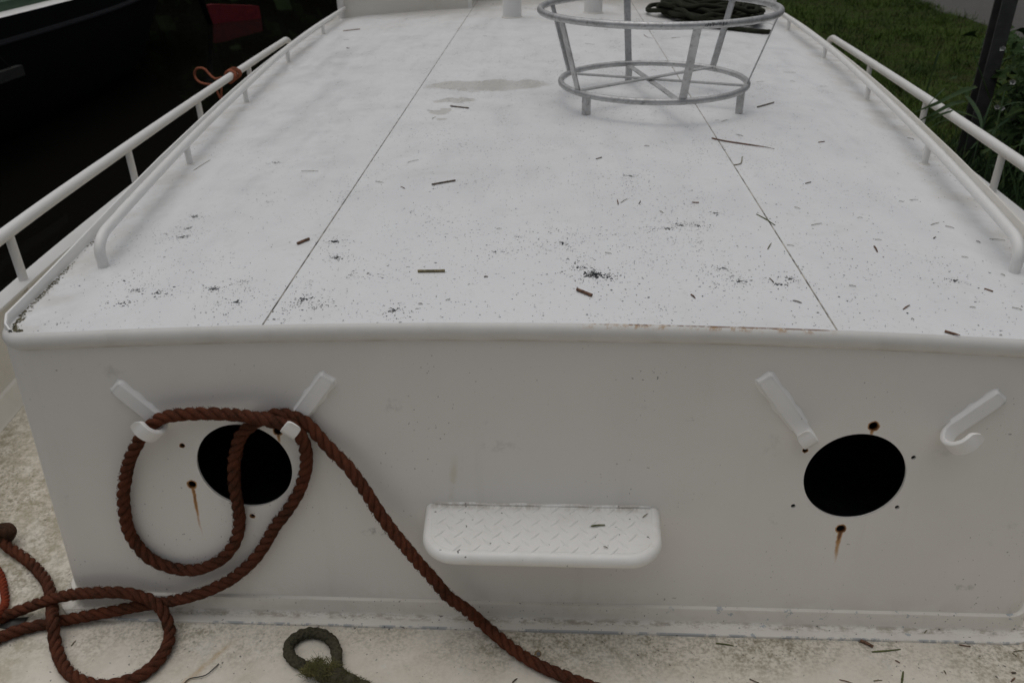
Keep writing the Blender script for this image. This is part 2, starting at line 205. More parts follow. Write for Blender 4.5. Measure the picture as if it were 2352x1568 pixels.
def sm(x, T):
    """monotone-ish smooth interpolation (Catmull-Rom on a table)"""
    xs = [t[0] for t in T]
    if x <= xs[0] or x >= xs[-1]: return interp(x, T)
    for i in range(len(T) - 1):
        if x <= xs[i + 1]: break
    a, b, c, d = T[max(i - 1, 0)], T[i], T[i + 1], T[min(i + 2, len(T) - 1)]
    h = c[0] - b[0]; t = (x - b[0]) / h
    m1 = (c[1] - a[1]) / (c[0] - a[0]) * h; m2 = (d[1] - b[1]) / (d[0] - b[0]) * h
    return (2 * t ** 3 - 3 * t * t + 1) * b[1] + (t ** 3 - 2 * t * t + t) * m1 + (-2 * t ** 3 + 3 * t * t) * c[1] + (t ** 3 - t * t) * m2
U = random.uniform
TANK = math.tan(R(5.0447))
def zr(x): return 0.80 - 0.0294 * x * x          # cambered roof
def wy(z): return (z - 0.80) * TANK               # raked front wall
NW = Vector((0, -math.cos(R(5.0447)), math.sin(R(5.0447))))
def wallp(x, z, off=0): return Vector((x, wy(z), z)) + NW * off

# ---------------------------------------------------------------- materials
def m_white(name, base, dirt=(.42, .38, .30), amt=.35, rough=.42, scale=1.0):
    g = G(name, rough)
    n1 = g.noise(2.3 * scale, 6, .65); n2 = g.noise(30 * scale, 4, .6)
    f = g.mul(g.map(n1, .45, .75), amt)
    c = g.mix(f, base, tuple(a * .55 + b * .45 for a, b in zip(base, dirt)))
    sp = g.mul(g.map(g.noise(120, 2, .5), .73, .78), g.map(g.noise(4, 3), .48, .62), .5)
    c = g.mix(sp, c, (.16, .14, .11))
    g.col(c); g.rough(g.map(n2, .3, .7, rough - .06, rough + .1))
    g.bump(g.ma('ADD', g.mul(n2, .5), g.noise(9, 3)), .12, .002)
    return g.m
M = {}
M['white'] = m_white('white_paint', (.79, .785, .765))
M['cream'] = m_white('cream_white_paint', (.73, .705, .65), (.36, .32, .22), .6)

# roof paint: white, smeared, with a drying wet patch and fine soot
g = G('roof_paint', .38)
x, y, z = g.xyz()
n1 = g.noise(1.6, 6, .62); n2 = g.noise(7, 5, .6)
st = g.scl(g.pos(), (5, .9, 1)); n3 = g.noise(2.2, 5, .6, st)
sc_ = g.mul(g.map(g.noise(3.2, 6, .72, g.scl(g.pos(), (1, .6, 1)), 1.2), .54, .68), .2)
c = g.mix(g.mul(g.map(n1, .42, .72), .35), (.80, .805, .81), (.69, .695, .70))
c = g.mix(sc_, c, (.60, .60, .585))
c = g.mix(g.mul(g.map(n3, .5, .75), .2), c, (.62, .62, .60))
c = g.mix(g.mul(g.map(g.noise(55, 5, .75), .56, .68), g.map(n2, .42, .6), .28), c, (.42, .42, .41))
c = g.mix(g.mul(g.map(n2, .58, .8), .25), c, (.55, .53, .49))
# wet patch, elongated across the roof
wx = g.ma('ADD', x, g.mul(g.ma('SUBTRACT', g.noise(9, 4), .5), .10)); wyy = g.ma('ADD', y, g.mul(g.ma('SUBTRACT', g.noise(8, 5, .6), .5), .26))
def ell(cx, cy, rx, ry, soft=.25):
    d = g.ma('ADD', g.ma('POWER', g.ma('DIVIDE', g.ma('SUBTRACT', wx, cx), rx), 2), g.ma('POWER', g.ma('DIVIDE', g.ma('SUBTRACT', wyy, cy), ry), 2))
    return g.map(d, 1 - soft, 1 + soft * .4, 1, 0)
wet = g.ma('MAXIMUM', ell(-.30, 2.34, .295, .12), ell(-.42, 2.05, .09, .06))
wet = g.ma('MAXIMUM', wet, g.ma('MAXIMUM', ell(-.45, 1.87, .04, .04), ell(-.42, 1.74, .03, .035)))
c = g.mix(g.mul(wet, .62), c, (.52, .50, .45))
# browner and darker in blotches towards the side lips and the back
side = g.map(g.ma('SUBTRACT', g.ma('ABSOLUTE', x), g.mul(y, .105)), 1.02, 1.16)
c = g.mix(g.mul(side, g.map(n2, .35, .65), .5), c, (.45, .42, .36))
back = g.map(y, 3.9, 5.2); c = g.mix(g.mul(back, g.map(n1, .35, .6), .5), c, (.50, .46, .39))
fs = g.mul(g.map(g.noise(140, 1, .4), .69, .735), g.map(g.noise(2.4, 4, .6), .42, .6), .75)
c = g.mix(fs, c, (.06, .065, .07))
g.col(c); g.rough(g.ma('SUBTRACT', g.map(g.ma('ADD', g.mul(n2, .5), g.mul(n3, .5)), .35, .65, .26, .52), g.mul(wet, .10)))
rol = g.noise(26, 3, .6, g.scl(g.pos(), (1, .25, 1)))
g.bump(g.ma('ADD', g.ma('ADD', g.mul(g.noise(90, 3), .25), g.mul(rol, .35)), g.mul(g.noise(1.7, 3), .4)), .16, .004)
M['roof'] = g.m

# front wall paint with rust running from the bolt holes
g = G('wall_paint', .4)
x, y, z = g.xyz()
n1 = g.noise(1.9, 5, .6); n2 = g.noise(11, 5, .62); st = g.noise(3, 4, .6, g.scl(g.pos(), (6, 1, .55)))
c = g.mix(g.mul(g.map(n1, .4, .7), .45), (.785, .762, .722), (.71, .685, .64))
c = g.mix(g.mul(g.map(st, .58, .82), .16), c, (.55, .52, .45))
c = g.mix(g.mul(g.map(n2, .66, .8), .32), c, (.30, .29, .27))
sm_ = None
for (sx, sz, rx, rz, a) in ((-.39, .255, .05, .016, .8), (.32, .575, .016, .006, .8), (1.0, .13, .03, .012, .6), (.34, .47, .025, .008, .3), (-.72, .16, .03, .02, .3), (-.1, .50, .05, .02, .25), (-.34, .6, .03, .02, .3)):
    d = g.ma('ADD', g.ma('POWER', g.ma('DIVIDE', g.ma('SUBTRACT', x, sx), rx), 2), g.ma('POWER', g.ma('DIVIDE', g.ma('SUBTRACT', z, sz), rz), 2))
    q = g.mul(g.map(d, .1, 1.2, a, 0), g.map(g.noise(60, 4, .7), .48, .62)); sm_ = q if sm_ is None else g.ma('MAXIMUM', sm_, q)
c = g.mix(g.mul(sm_, .6), c, (.20, .195, .18))
foot = g.mul(g.map(z, .12, .05), g.map(n2, .35, .7), .22); c = g.mix(foot, c, (.42, .36, .27))
# yellowish run beside the step
yr = g.mul(g.map(g.ma('ABSOLUTE', g.ma('SUBTRACT', x, g.ma('ADD', -.215, g.mul(g.ma('SUBTRACT', z, .36), .1)))), .0, .014, 1, 0), g.map(z, .34, .37), g.map(z, .49, .40), g.map(n2, .35, .6), .45)
c = g.mix(yr, c, (.50, .44, .25))
rust = None; core = None
wob = g.mul(g.ma('SUBTRACT', g.noise(26, 4, .7), .5), .012)
for (hx, hz, L, W, r) in ((-.83, .381, .19, .0068, .0098), (-.605, .53, .055, .007, .0098), (.716, .565, .04, .008, .0098), (.687, .293, .13, .009, .0098), (-.834, .487, .006, .003, .0055), (.578, .501, .012, .004, .0055), (-.697, .295, .01, .004, .0055)):
    dz = g.ma('SUBTRACT', hz, z)
    wid = g.map(dz, 0, L, W, W * .35, False)
    dx = g.ma('ABSOLUTE', g.ma('ADD', g.ma('SUBTRACT', x, hx), wob))
    s1 = g.mul(g.map(g.ma('DIVIDE', dx, wid), .15, 1.15, 1, 0), g.map(dz, 0, L, 1, 0), g.map(dz, -.003, .003))
    d = g.ma('SQRT', g.ma('ADD', g.ma('POWER', g.ma('SUBTRACT', x, hx), 2), g.ma('POWER', dz, 2)))
    s2 = g.map(g.ma('ADD', d, g.mul(g.ma('SUBTRACT', g.noise(75, 3, .7), .5), .008)), r, r + (.005 if r > .008 else .0018), .9, 0)
    q = g.ma('MAXIMUM', s1, s2); rust = q if rust is None else g.ma('MAXIMUM', rust, q)
rust = g.mul(rust, g.map(g.noise(70, 4, .7, g.scl(g.pos(), (1, 1, .3))), .2, .6, .55, 1))
c = g.mix(g.map(rust, .02, .7), c, g.mix(g.map(rust, .55, .95), (.46, .235, .07), (.12, .045, .015)))
sp = g.mul(g.map(g.noise(150, 1, .4), .745, .775), g.map(g.noise(3, 3), .45, .62), .7); c = g.mix(sp, c, (.05, .045, .04))
g.col(c); g.rough(g.map(n2, .3, .7, .34, .5)); g.bump(g.ma('ADD', g.mul(g.noise(45, 3), .3), g.mul(g.noise(2.4, 3), 1.8)), .2, .004)
M['wall'] = g.m

# rounded roof edge, rusting along the crease in the middle
g = G('trim_paint', .42)
x, y, z = g.xyz(); n2 = g.noise(12, 5, .6); n5 = g.noise(55, 4, .7, g.scl(g.pos(), (1, 1, .35)))
c = g.mix(g.mul(g.map(n2, .45, .75), .4), (.73, .715, .685), (.58, .56, .52))
top = g.ma('SUBTRACT', g.ma('SUBTRACT', .80, g.mul(.0294, g.mul(x, x))), z)      # depth below the crease
low = g.mul(g.map(top, .030, .044), g.map(g.noise(10, 5, .65, g.scl(g.pos(), (1, 1, 3))), .42, .62), .75); c = g.mix(low, c, (.34, .29, .19))
rx_ = g.mul(g.map(x, .05, .12), g.map(x, .62, .56))
rl = g.mul(rx_, .8, g.map(top, .0022, .0008), g.map(g.ma('ADD', g.noise(24, 6, .75), g.mul(g.map(x, .1, .45), .10)), .50, .60))
rr = g.mul(rx_, g.map(top, .011, .001), g.map(n5, .46, .64), .8)
c = g.mix(rr, c, (.42, .24, .08)); c = g.mix(g.mul(rl, .95), c, (.15, .062, .022))
g.col(c); g.bump(n2, .1, .002); M['trim'] = g.m

# foredeck: worn cream paint, algae and grime
g = G('deck_paint', .62)
x, y, z = g.xyz()
n1 = g.noise(2.6, 6, .66); n2 = g.noise(9, 6, .7); n3 = g.noise(38, 5, .7); n4 = g.noise(120, 3, .6)
c = g.mix(g.map(n2, .35, .7), (.74, .69, .60), (.65, .60, .51))
alg = g.mul(g.map(n1, .42, .68), g.map(g.ma('ADD', g.mul(n3, .6), g.mul(n4, .4)), .36, .64)); c = g.mix(g.mul(alg, .45), c, (.33, .285, .18))
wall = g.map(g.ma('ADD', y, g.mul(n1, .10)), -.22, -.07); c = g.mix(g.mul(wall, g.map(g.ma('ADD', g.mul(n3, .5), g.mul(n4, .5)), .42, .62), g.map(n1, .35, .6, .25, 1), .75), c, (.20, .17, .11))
far = g.map(x, -1.15, -1.3); c = g.mix(g.mul(far, g.map(g.ma('ADD', g.mul(n2, .4), g.mul(n3, .6)), .40, .62), .5), c, (.32, .29, .18))
dl = g.ma('ADD', g.ma('SUBTRACT', g.mul(g.ma('ADD', y, .225), .532), g.mul(g.ma('ADD', x, .792), .846)), g.mul(g.ma('SUBTRACT', n2, .5), .03))
rst = g.mul(g.map(g.ma('ABSOLUTE', dl), 0, .013, 1, 0), g.map(y, -.33, -.27), g.map(y, -.15, -.20), g.map(n3, .35, .6, .4, 1), .6)
c = g.mix(rst, c, (.46, .31, .13))
sp = g.mul(g.map(g.noise(85, 2, .5), .66, .72), g.map(g.noise(5, 3), .38, .56)); c = g.mix(g.mul(sp, .85), c, (.045, .04, .03))
wh = g.mul(g.map(g.noise(14, 5, .65), .58, .72), .3); c = g.mix(wh, c, (.70, .69, .66))
g.col(c); g.bump(g.ma('ADD', n3, g.mul(n4, .5)), .2, .0015); M['deck'] = g.m

# plinth flange: white with bare blue-grey primer where it is chipped
g = G('plinth_paint', .5)
x, y, z = g.xyz(); n2 = g.noise(14, 5, .68); n3 = g.noise(45, 5, .7, g.scl(g.pos(), (.6, 1, 1)))
c = g.mix(g.mul(g.map(n2, .45, .75), .5), (.73, .70, .64), (.58, .54, .47))
grime = g.mul(g.map(z, .02, .009), g.map(y, -.098, -.086), g.map(g.noise(60, 5, .75, g.scl(g.pos(), (.45, 1, 1))), .42, .62), .65); c = g.mix(grime, c, (.22, .18, .11))
chip = g.mul(g.map(y, -.107, -.1085), g.map(g.noise(9, 6, .75, g.scl(g.pos(), (1, .4, 1))), .47, .53)); c = g.mix(g.mul(chip, .85), c, (.33, .35, .37))
c2 = g.mul(g.map(g.noise(22, 5, .75), .615, .64), g.map(x, .15, .5), .8); c = g.mix(c2, c, (.32, .36, .40))
sp = g.map(g.noise(130, 1, .4), .72, .75); c = g.mix(g.mul(sp, .8), c, (.05, .045, .04))
g.col(c); g.bump(n3, .12, .002); M['plinth'] = g.m

def m_rope(name, c1, c2, c3, fib=260):
    g = G(name, .9, spec=.1)
    n1 = g.noise(7, 4, .6); n2 = g.noise(fib, 3, .7); n3 = g.noise(35, 4, .65)
    c = g.mix(g.map(n1, .35, .65), c1, c2); c = g.mix(g.mul(g.map(n3, .46, .68), .75), c, c3); c = g.mix(g.mul(g.map(g.noise(11, 5, .7), .52, .68), .7), c, c3)
    c = g.mix(g.mul(g.map(n2, .4, .7), .35), c, tuple(min(1, v * 1.7) for v in c1))
    g.col(c); g.bump(g.ma('ADD', n2, g.mul(n3, .5)), .7, .002); return g.m
M['rope'] = m_rope('red_brown_rope', (.115, .038, .020), (.078, .030, .018), (.032, .018, .012))
M['rope_dark'] = m_rope('dirty_rope_end', (.07, .034, .02), (.05, .028, .018), (.025, .018, .012))
M['orange'] = m_rope('orange_rope', (.25, .045, .02), (.19, .04, .02), (.1, .03, .018))
M['cord'] = m_rope('faded_orange_cord', (.33, .12, .07), (.27, .09, .05), (.16, .06, .035))
M['green_rope'] = m_rope('mossy_green_rope', (.074, .068, .045), (.055, .051, .033), (.030, .029, .020))
M['moss'] = m_rope('moss_fibre', (.105, .10, .042), (.07, .07, .028), (.16, .14, .06))
M['coil'] = m_rope('dark_olive_rope', (.028, .030, .020), (.022, .024, .016), (.012, .013, .010))

g = G('galvanised_steel', .45, .6)
n1 = g.noise(14, 4, .6); n2 = g.noise(70, 4, .7)
c = g.mix(g.map(n1, .35, .65), (.54, .54, .54), (.42, .42, .42)); c = g.mix(g.mul(g.map(n2, .5, .72), .6), c, (.17, .165, .15)); c = g.mix(g.mul(g.map(g.noise(32, 5, .75), .5, .66), .55), c, (.56, .56, .56))
g.col(c); g.rough(g.map(n2, .3, .7, .36, .58)); M['steel'] = g.m

def plain(name, c, rough=.6, metal=0, var=.35, scale=20, spec=.5):
    g = G(name, rough, metal, spec); n = g.noise(scale, 4, .6)
    g.col(g.mix(g.map(n, .3, .7), c, tuple(v * (1 - var) for v in c))); g.bump(n, .15, .002); return g.m
g = G('soot', .85); n = g.noise(45, 3, .6); g.col(g.mix(g.map(n, .47, .66), (.022, .025, .03), (.17, .17, .17))); M['soot'] = g.m
M['mark'] = plain('black_marker', (.02, .021, .023), .8)
M['dark'] = plain('blackout_dark', (.10, .108, .13), .9, spec=.1)  # dark tone stands in for the shade inside the cabin
M['seam'] = plain('seam_sealant', (.40, .375, .33), .8, var=.85, scale=30)
M['seam2'] = plain('pale_seam_sealant', (.50, .47, .41), .8, var=.75, scale=30)
M['mossline'] = plain('lip_moss', (.21, .19, .12), .95, var=.75, scale=70)
M['reed_brown'] = plain('brown_reed', (.22, .115, .065), .7, var=.7, scale=150)
M['reed_dark'] = plain('dark_reed', (.19, .145, .10), .7, var=.85, scale=110)
M['reed_green'] = plain('green_brown_reed', (.27, .225, .11), .65, var=.65, scale=140)
M['straw'] = plain('dry_straw', (.21, .18, .095), .9, var=.5, scale=90, spec=.1)
M['grassbit'] = plain('green_clipping', (.14, .16, .045), .65, var=.5, scale=90)
M['wire'] = plain('black_wire', (.02, .02, .02), .5)
M['leafdark'] = plain('dead_leaf', (.035, .032, .028), .55, var=.5, scale=60)
M['hull'] = plain('black_hull_paint', (.0055, .006, .008), .5, var=.3, scale=3, spec=.14)
M['strake'] = plain('dark_strake', (.05, .051, .06), .45)
M['red'] = plain('red_paint', (.19, .009, .014), .5, var=.3, scale=8)
M['greenp'] = plain('green_paint', (.05, .10, .055), .5, var=.3, scale=6)
M['wood'] = plain('grey_wet_wood', (.022, .024, .02), .8, var=.5, scale=25)
M['iron'] = plain('dark_steel_post', (.07, .07, .067), .7, .0, var=.4, scale=14)
M['ownhull'] = plain('own_hull_paint', (.55, .53, .48), .5)
M['shell'] = None

# ---------------------------------------------------------------- setting: water, bank, road
WZ = -0.8
g = G('canal_water', .04, spec=.5); n = g.noise(1.1, 3, .5, g.scl(g.pos(), (1, .55, 1)))
n2 = g.noise(6, 2, .5); g.col((.006, .0055, .0045)); g.bump(g.ma('ADD', n, g.mul(n2, .08)), .12, .05); g.b.inputs['IOR'].default_value = 1.33
M['water'] = g.m
o = mesh('water', [(-120, -60, WZ), (60, -60, WZ), (60, 140, WZ), (-120, 140, WZ)], [(0, 1, 2, 3)], M['water']); tag(o, 'dark still canal water beside the white boat', kind='structure')

g = G('bank_soil', .95, spec=.05); n = g.noise(3, 5, .6); n2 = g.noise(25, 4, .7)
g.col(g.mix(g.map(n, .35, .65), g.mix(g.map(n2, .3, .7), (.030, .046, .010), (.018, .03, .007)), (.036, .04, .014))); g.bump(n2, .6, .02)
M['soil'] = g.m
def bz(x, y):
    e = 2.62 + .12 * math.sin(y * 1.7) + .07 * math.sin(y * 4.1)
    t = max(0, min(1, (x - e + .35) / .6)); t = t * t * (3 - 2 * t)
    return -1.0 + .70 * t + .03 * math.sin(x * 2.1 + y) * t
rows = []
for i in range(70):
    y_ = -4 + i * .8
    rows.append([(x_, y_, bz(x_, y_) if x_ < 6 else -.30) for x_ in [2.1 + k * .1 for k in range(12)] + [3.4 + k * .4 for k in range(7)] + [6.2, 8, 40]])
V, F = grid(rows); o = mesh('bank', V, F, M['soil'], smooth=True); tag(o, 'grassy canal bank', kind='structure')
g = G('gravel_asphalt', .95); n = g.noise(2, 4, .6); n2 = g.noise(90, 3, .7); v = g.voro(60)
c = g.mix(g.map(n, .35, .65), (.062, .059, .056), (.045, .043, .041)); c = g.mix(g.map(g.ma('ADD', n2, g.mul(v, .3)), .45, .85), c, (.11, .106, .10)); g.col(c); g.bump(n2, .8, .01)
M['road'] = g.m
rows = []
for i in range(90):
    y_ = -4 + i * .6; e = 6.28 + .06 * math.sin(y_ * 2.3) + .04 * math.sin(y_ * 5.7 + 1)
    rows.append([(e - .05, y_, -.31), (e, y_, -.285), (9.5, y_, -.25), (12, y_, -.285)])
V, F = grid(rows); o = mesh('road', V, F, M['road'], smooth=True); tag(o, 'grey gravel road along the bank', kind='structure')

# ---------------------------------------------------------------- the white boat
boat = empty('moored_boat', (0, 0, 0))
tag(boat, 'white steel boat with flat cabin roof, seen from its foredeck', 'boat')

# plan outline of the cabin roof (half width by distance from the front)
WT = [(0, 1.205), (.36, 1.252), (1.27, 1.385), (2.25, 1.505), (3.28, 1.605), (4.3, 1.672), (5.2, 1.70), (6, 1.72)]
def W(y):
    if y < .075:
        t = .075 - max(0, y); return 1.14 + math.sqrt(max(0, .075 ** 2 - t * t))
    return sm(y, WT)
RY = [0, .003, .009, .018, .03, .045, .06, .075] + [.15 + .2 * i for i in range(28)]
SEAM = .6052
def roof_panel(x0, x1):
    rows = []
    for y_ in RY:
        a = x0(y_) if callable(x0) else x0; b = x1(y_) if callable(x1) else x1
        rows.append([(a + (b - a) * k / 12, y_, zr(a + (b - a) * k / 12)) for k in range(13)])
    n = len(rows); V, F = grid(rows); V = [Vector(p) for p in V]
    low = [p - Vector((0, 0, .005)) for p in V]; N = len(V); V += low
    for i in range(n - 1):
        F.append((i * 13, (i + 1) * 13, (i + 1) * 13 + N, i * 13 + N)); F.append((i * 13 + 12 + N, (i + 1) * 13 + 12 + N, (i + 1) * 13 + 12, i * 13 + 12))
    for k in range(12): F.append((k, k + N, k + 1 + N, k + 1))
    return mesh('roof_panel', V, F, M['roof'], boat, True, 40)
gp = .0022
roof_panel(-SEAM + gp, SEAM - gp)
roof_panel(lambda y: -W(y), -SEAM - gp)
roof_panel(SEAM + gp, lambda y: W(y))
for s, mt in ((-1, 'seam'), (1, 'seam2')):
    b = MB(); rows = []
    for i in range(140):
        y_ = i * .04; j = .0012 * math.sin(i * 1.3) + U(-.0006, .0006); wd = .0030 + max(0, U(-.0012, .0016))
        xx = s * SEAM + j * .4; zz = zr(xx)
        rows.append([(xx - wd, y_, zz - .0016), (xx - wd * .4, y_, zz - .0006), (xx + wd * .4, y_, zz - .0006), (xx + wd, y_, zz - .0016)])
    b.grid(rows); b.build('roof_seam', M[mt], boat, True)

# rounded edge trim round the front, and the upstanding lip along each side
path = []
for y_ in [5.5, 5, 4.4, 3.8, 3.2, 2.6, 2.0, 1.5, 1.0, .6, .3, .15, .09]: path.append((-W(y_), y_))
for k in range(1, 10):
    a = math.pi + k / 10 * math.pi / 2; path.append((-1.14 + .075 * math.cos(a), .075 + .075 * math.sin(a)))
for k in range(41): path.append((-1.14 + 2.28 * k / 40, 0.0))
path += [(-px_, py_) for px_, py_ in reversed(path[:22])]
PROF = [(-.0005, .0004)] + [(.022 * math.cos(R(a)) - .022 * math.cos(R(67)), .0235 * math.sin(R(a)) - .0235 * math.sin(R(67))) for a in (67, 57, 47, 36, 25, 13, 0, -13, -25, -36, -47, -57, -66)]
def sweep_plan(path, prof, zf, jitter=0):
    rows = []
    for i, (x_, y_) in enumerate(path):
        a = Vector(path[max(i - 1, 0)]); c_ = Vector(path[min(i + 1, len(path) - 1)]); t = (c_ - a).normalized(); nn = Vector((t.y, -t.x))
        z_ = zf(x_, y_)
        rows.append([(x_ + nn.x * o_, y_ + nn.y * o_, z_ + d_) for o_, d_ in prof])
    return rows
V, F = grid(sweep_plan(path, PROF, lambda x_, y_: zr(x_))); mesh('roof_edge_trim', V, F, M['trim'], boat, True)
for s in (-1, 1):
    ys = [.012, .03, .06, .1, .16, .24, .36] + [.5 + .2 * i for i in range(24)]; rows = []
    for y_ in ys:
        h = (.023 + .012 * min(1, y_ / 1.3)) * max(0, min(1, (y_ - .004) / .05)) ** .7; xo = s * (W(y_) + .001); zz = zr(xo)
        wv = .0015 * math.sin(y_ * 3.1)
        rows.append([(xo - s * .008, y_, zz - .002), (xo - s * .0075, y_, zz + h - .002 + wv), (xo - s * .006, y_, zz + h + wv), (xo - s * .001, y_, zz + h + wv), (xo + s * .001, y_, zz + h - .003 + wv), (xo + s * .004, y_, zz - .012)])
    if s > 0: rows = [list(reversed(r)) for r in rows]
    V, F = grid(rows); mesh('roof_lip', V, F, M['white'] if s < 0 else M['cream'], boat, True, 40)

# front wall with the two round openings and their bolt holes, corners and sides
XR = 1.115
HOLES = [(-.696, .434, .1117, 64), (.696, .434, .1117, 64)]
BOLTS = [(.716, .565, .0095), (.578, .501, .0055), (.816, .487, .0055), (.571, .353, .0055), (.804, .355, .0055), (.687, .293, .0095),
         (-.834, .487, .0055), (-.83, .381, .0095), (-.697, .295, .0055), (-.605, .53, .0095), (-.573, .36, .0055)]
bm = bmesh.new()
def loop(pts):
    vs = [bm.verts.new((p[0], 0, p[1])) for p in pts]
    for i in range(len(vs)): bm.edges.new((vs[i], vs[(i + 1) % len(vs)]))
wd_ = XR + 1.16; ol = [(-1.16 + wd_ * k / 30, .055) for k in range(31)] + [(XR - wd_ * k / 30, zr(XR - wd_ * k / 30) - .012) for k in range(31)]
loop(ol)
rims = []
for cx, cz, r_, n_ in HOLES + [(a, b_, c_, 16) for a, b_, c_ in BOLTS]:
    pts = [(cx + r_ * math.cos(2 * math.pi * k / n_), cz + r_ * .9961 * math.sin(2 * math.pi * k / n_)) for k in range(n_)]
    loop(pts); rims.append(pts)
bmesh.ops.triangle_fill(bm, use_beauty=True, edges=bm.edges[:])
bm.verts.index_update()
V = [wallp(v.co.x, v.co.z) for v in bm.verts]; F = []
for f in bm.faces:
    ids = [v.index for v in f.verts]; a, b_, c_ = [V[i] for i in ids]
    if (b_ - a).cross(c_ - a).dot(NW) < 0: ids.reverse()
    F.append(tuple(ids))
bm.free()
wb = MB(); wb.add(V, F)
for pts in rims:
    wb.grid([[wallp(p[0], p[1], 0) for p in pts], [wallp(p[0], p[1], -.006) for p in pts]], True)
def cplan(off=0, x0=1.16, r0=.05):
    """half plan of the cabin foot (x>=0) from the front round the corner and back"""
    out = [(x0, -off)]
    for k in range(1, 9):
        a = k / 8 * math.pi / 2; out.append((x0 + (r0 + off) * math.sin(a), r0 - (r0 + off) * math.cos(a)))
    for y_ in (.2, .5, 1, 1.6, 2.3, 3.2, 4.2, 5.4): out.append((W(y_) - .012 + off - (1.16 + .05 - x0 - r0), y_))
    return out
for s in (-1, 1):
    pl = cplan() if s < 0 else cplan(0, XR, .06); rows = []
    for z_ in (.0, .2, .5, .745): rows.append([(s * x_, y_ + wy(max(z_, .055)), min(z_ if z_ else .055, zr(x_) - .012)) for x_, y_ in pl])
    if s < 0: rows = [list(reversed(r)) for r in rows]
    wb.grid(rows)
wo_ = wb.build('cabin_wall', M['wall'], boat, True, 30)
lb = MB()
lb.box(-1.08, 1.08, .05, 2.2, .06, .74); lb.F = [f for i, f in enumerate(lb.F) if i != 2]  # unseen dark box added behind the openings so they stay black
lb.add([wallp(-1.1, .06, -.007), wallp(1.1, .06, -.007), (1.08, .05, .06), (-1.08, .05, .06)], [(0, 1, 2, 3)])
lb.build('blackout_box', M['dark'], boat)

# plinth: ledge, upright and flange round the foot of the wall
PP = [(-.004, .0552), (.009, .0545), (.0105, .052), (.0105, .020), (.0125, .0135), (.016, .010), (.022, .0085), (.044, .0065), (.0455, .005), (.046, -.002)]
pth = [(-x_, y_) for x_, y_ in reversed(cplan())] + [(-1.16 + wd_ * k / 30, 0) for k in range(1, 30)] + cplan(0, XR, .06)
pth = [(x_, y_ + wy(.055)) for x_, y_ in pth]
V, F = grid(sweep_plan(pth, PP, lambda x_, y_: 0)); mesh('cabin_plinth', V, F, M['plinth'], boat, True, 35)

# hull, deck and bulwarks
BX = [(-3.2, .55), (-2.4, 1.0), (-1.4, 1.42), (-.6, 1.66), (.2, 1.83), (1.15, 1.945), (2.2, 2.01), (3.2, 2.055), (4.2, 2.09), (5.3, 2.12), (8, 2.13), (9.5, 2.1)]
def B(y): return sm(y, BX)
YS = [-3.2 + .2 * i for i in range(64)]
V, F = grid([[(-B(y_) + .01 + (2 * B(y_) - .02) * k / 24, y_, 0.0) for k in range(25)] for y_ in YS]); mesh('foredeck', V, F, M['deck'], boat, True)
CAPZ = .352
for s in (-1, 1):
    cap, inn, kick, hull = [], [], [], []
    for y_ in YS:
        b_ = B(y_); e = s
        cap.append([(e * (b_ - .034), y_, CAPZ - .012), (e * (b_ - .035), y_, CAPZ - .002), (e * (b_ - .032), y_, CAPZ), (e * (b_ + .032), y_, CAPZ), (e * (b_ + .035), y_, CAPZ - .002), (e * (b_ + .034), y_, CAPZ - .012), (e * (b_ - .034), y_, CAPZ - .012)])
        inn.append([(e * (b_ - .014), y_, 0), (e * (b_ - .014), y_, CAPZ - .011)])
        kick.append([(e * (b_ - .012), y_, .088), (e * (b_ - .026), y_, .084), (e * (b_ - .030), y_, .076), (e * (b_ - .032), y_, .012), (e * (b_ - .04), y_, .001)])
        hull.append([(e * (b_ - .004), y_, CAPZ - .011), (e * (b_ - .02), y_, -.1), (e * (b_ - .08), y_, -.5), (e * (b_ - .18), y_, -.95)])
    f = lambda rows: rows if s < 0 else [list(reversed(r)) for r in rows]
    V, F = grid(f(hull)); mesh('hull_side', V, F, M['ownhull'], boat, True)
    V, F = grid(f(inn)); bw = mesh('bulwark', V, F, M['cream'], boat, True)
    V, F = grid(f(cap)); mesh('cap_rail', V, F, M['white'], bw, True, 30)
    V, F = grid(f(kick)); mesh('kick_strip', V, F, M['cream'], bw, True, 40)
    for y_ in ([1.12, 2.2, 3.22, 4.24, 5.3] if s < 0 else [1.05, 2.14, 3.13, 4.2, 5.2]):
        b_ = s * (B(y_) - .0145); k_ = MB()
        k_.add([(b_, y_ - .004, .10), (b_, y_ - .004, CAPZ - .0125), (b_ - s * .10, y_ - .004, CAPZ - .0125 - .0), (b_ - s * .02, y_ - .004, .10), (b_, y_ + .004, .10), (b_, y_ + .004, CAPZ - .0125), (b_ - s * .02, y_ + .004, CAPZ - .0125), (b_ - s * .02, y_ + .004, .10)][:0] or
               [(b_, y_ - .004, .11), (b_, y_ - .004, CAPZ - .0125), (b_ - s * .019, y_ - .004, CAPZ - .0125), (b_, y_ + .004, .11), (b_, y_ + .004, CAPZ - .0125), (b_ - s * .019, y_ + .004, CAPZ - .0125)],
               [(0, 1, 2), (3, 5, 4), (0, 2, 5, 3), (1, 4, 5, 2)])
        k_.build('bracket', M['cream'], bw)

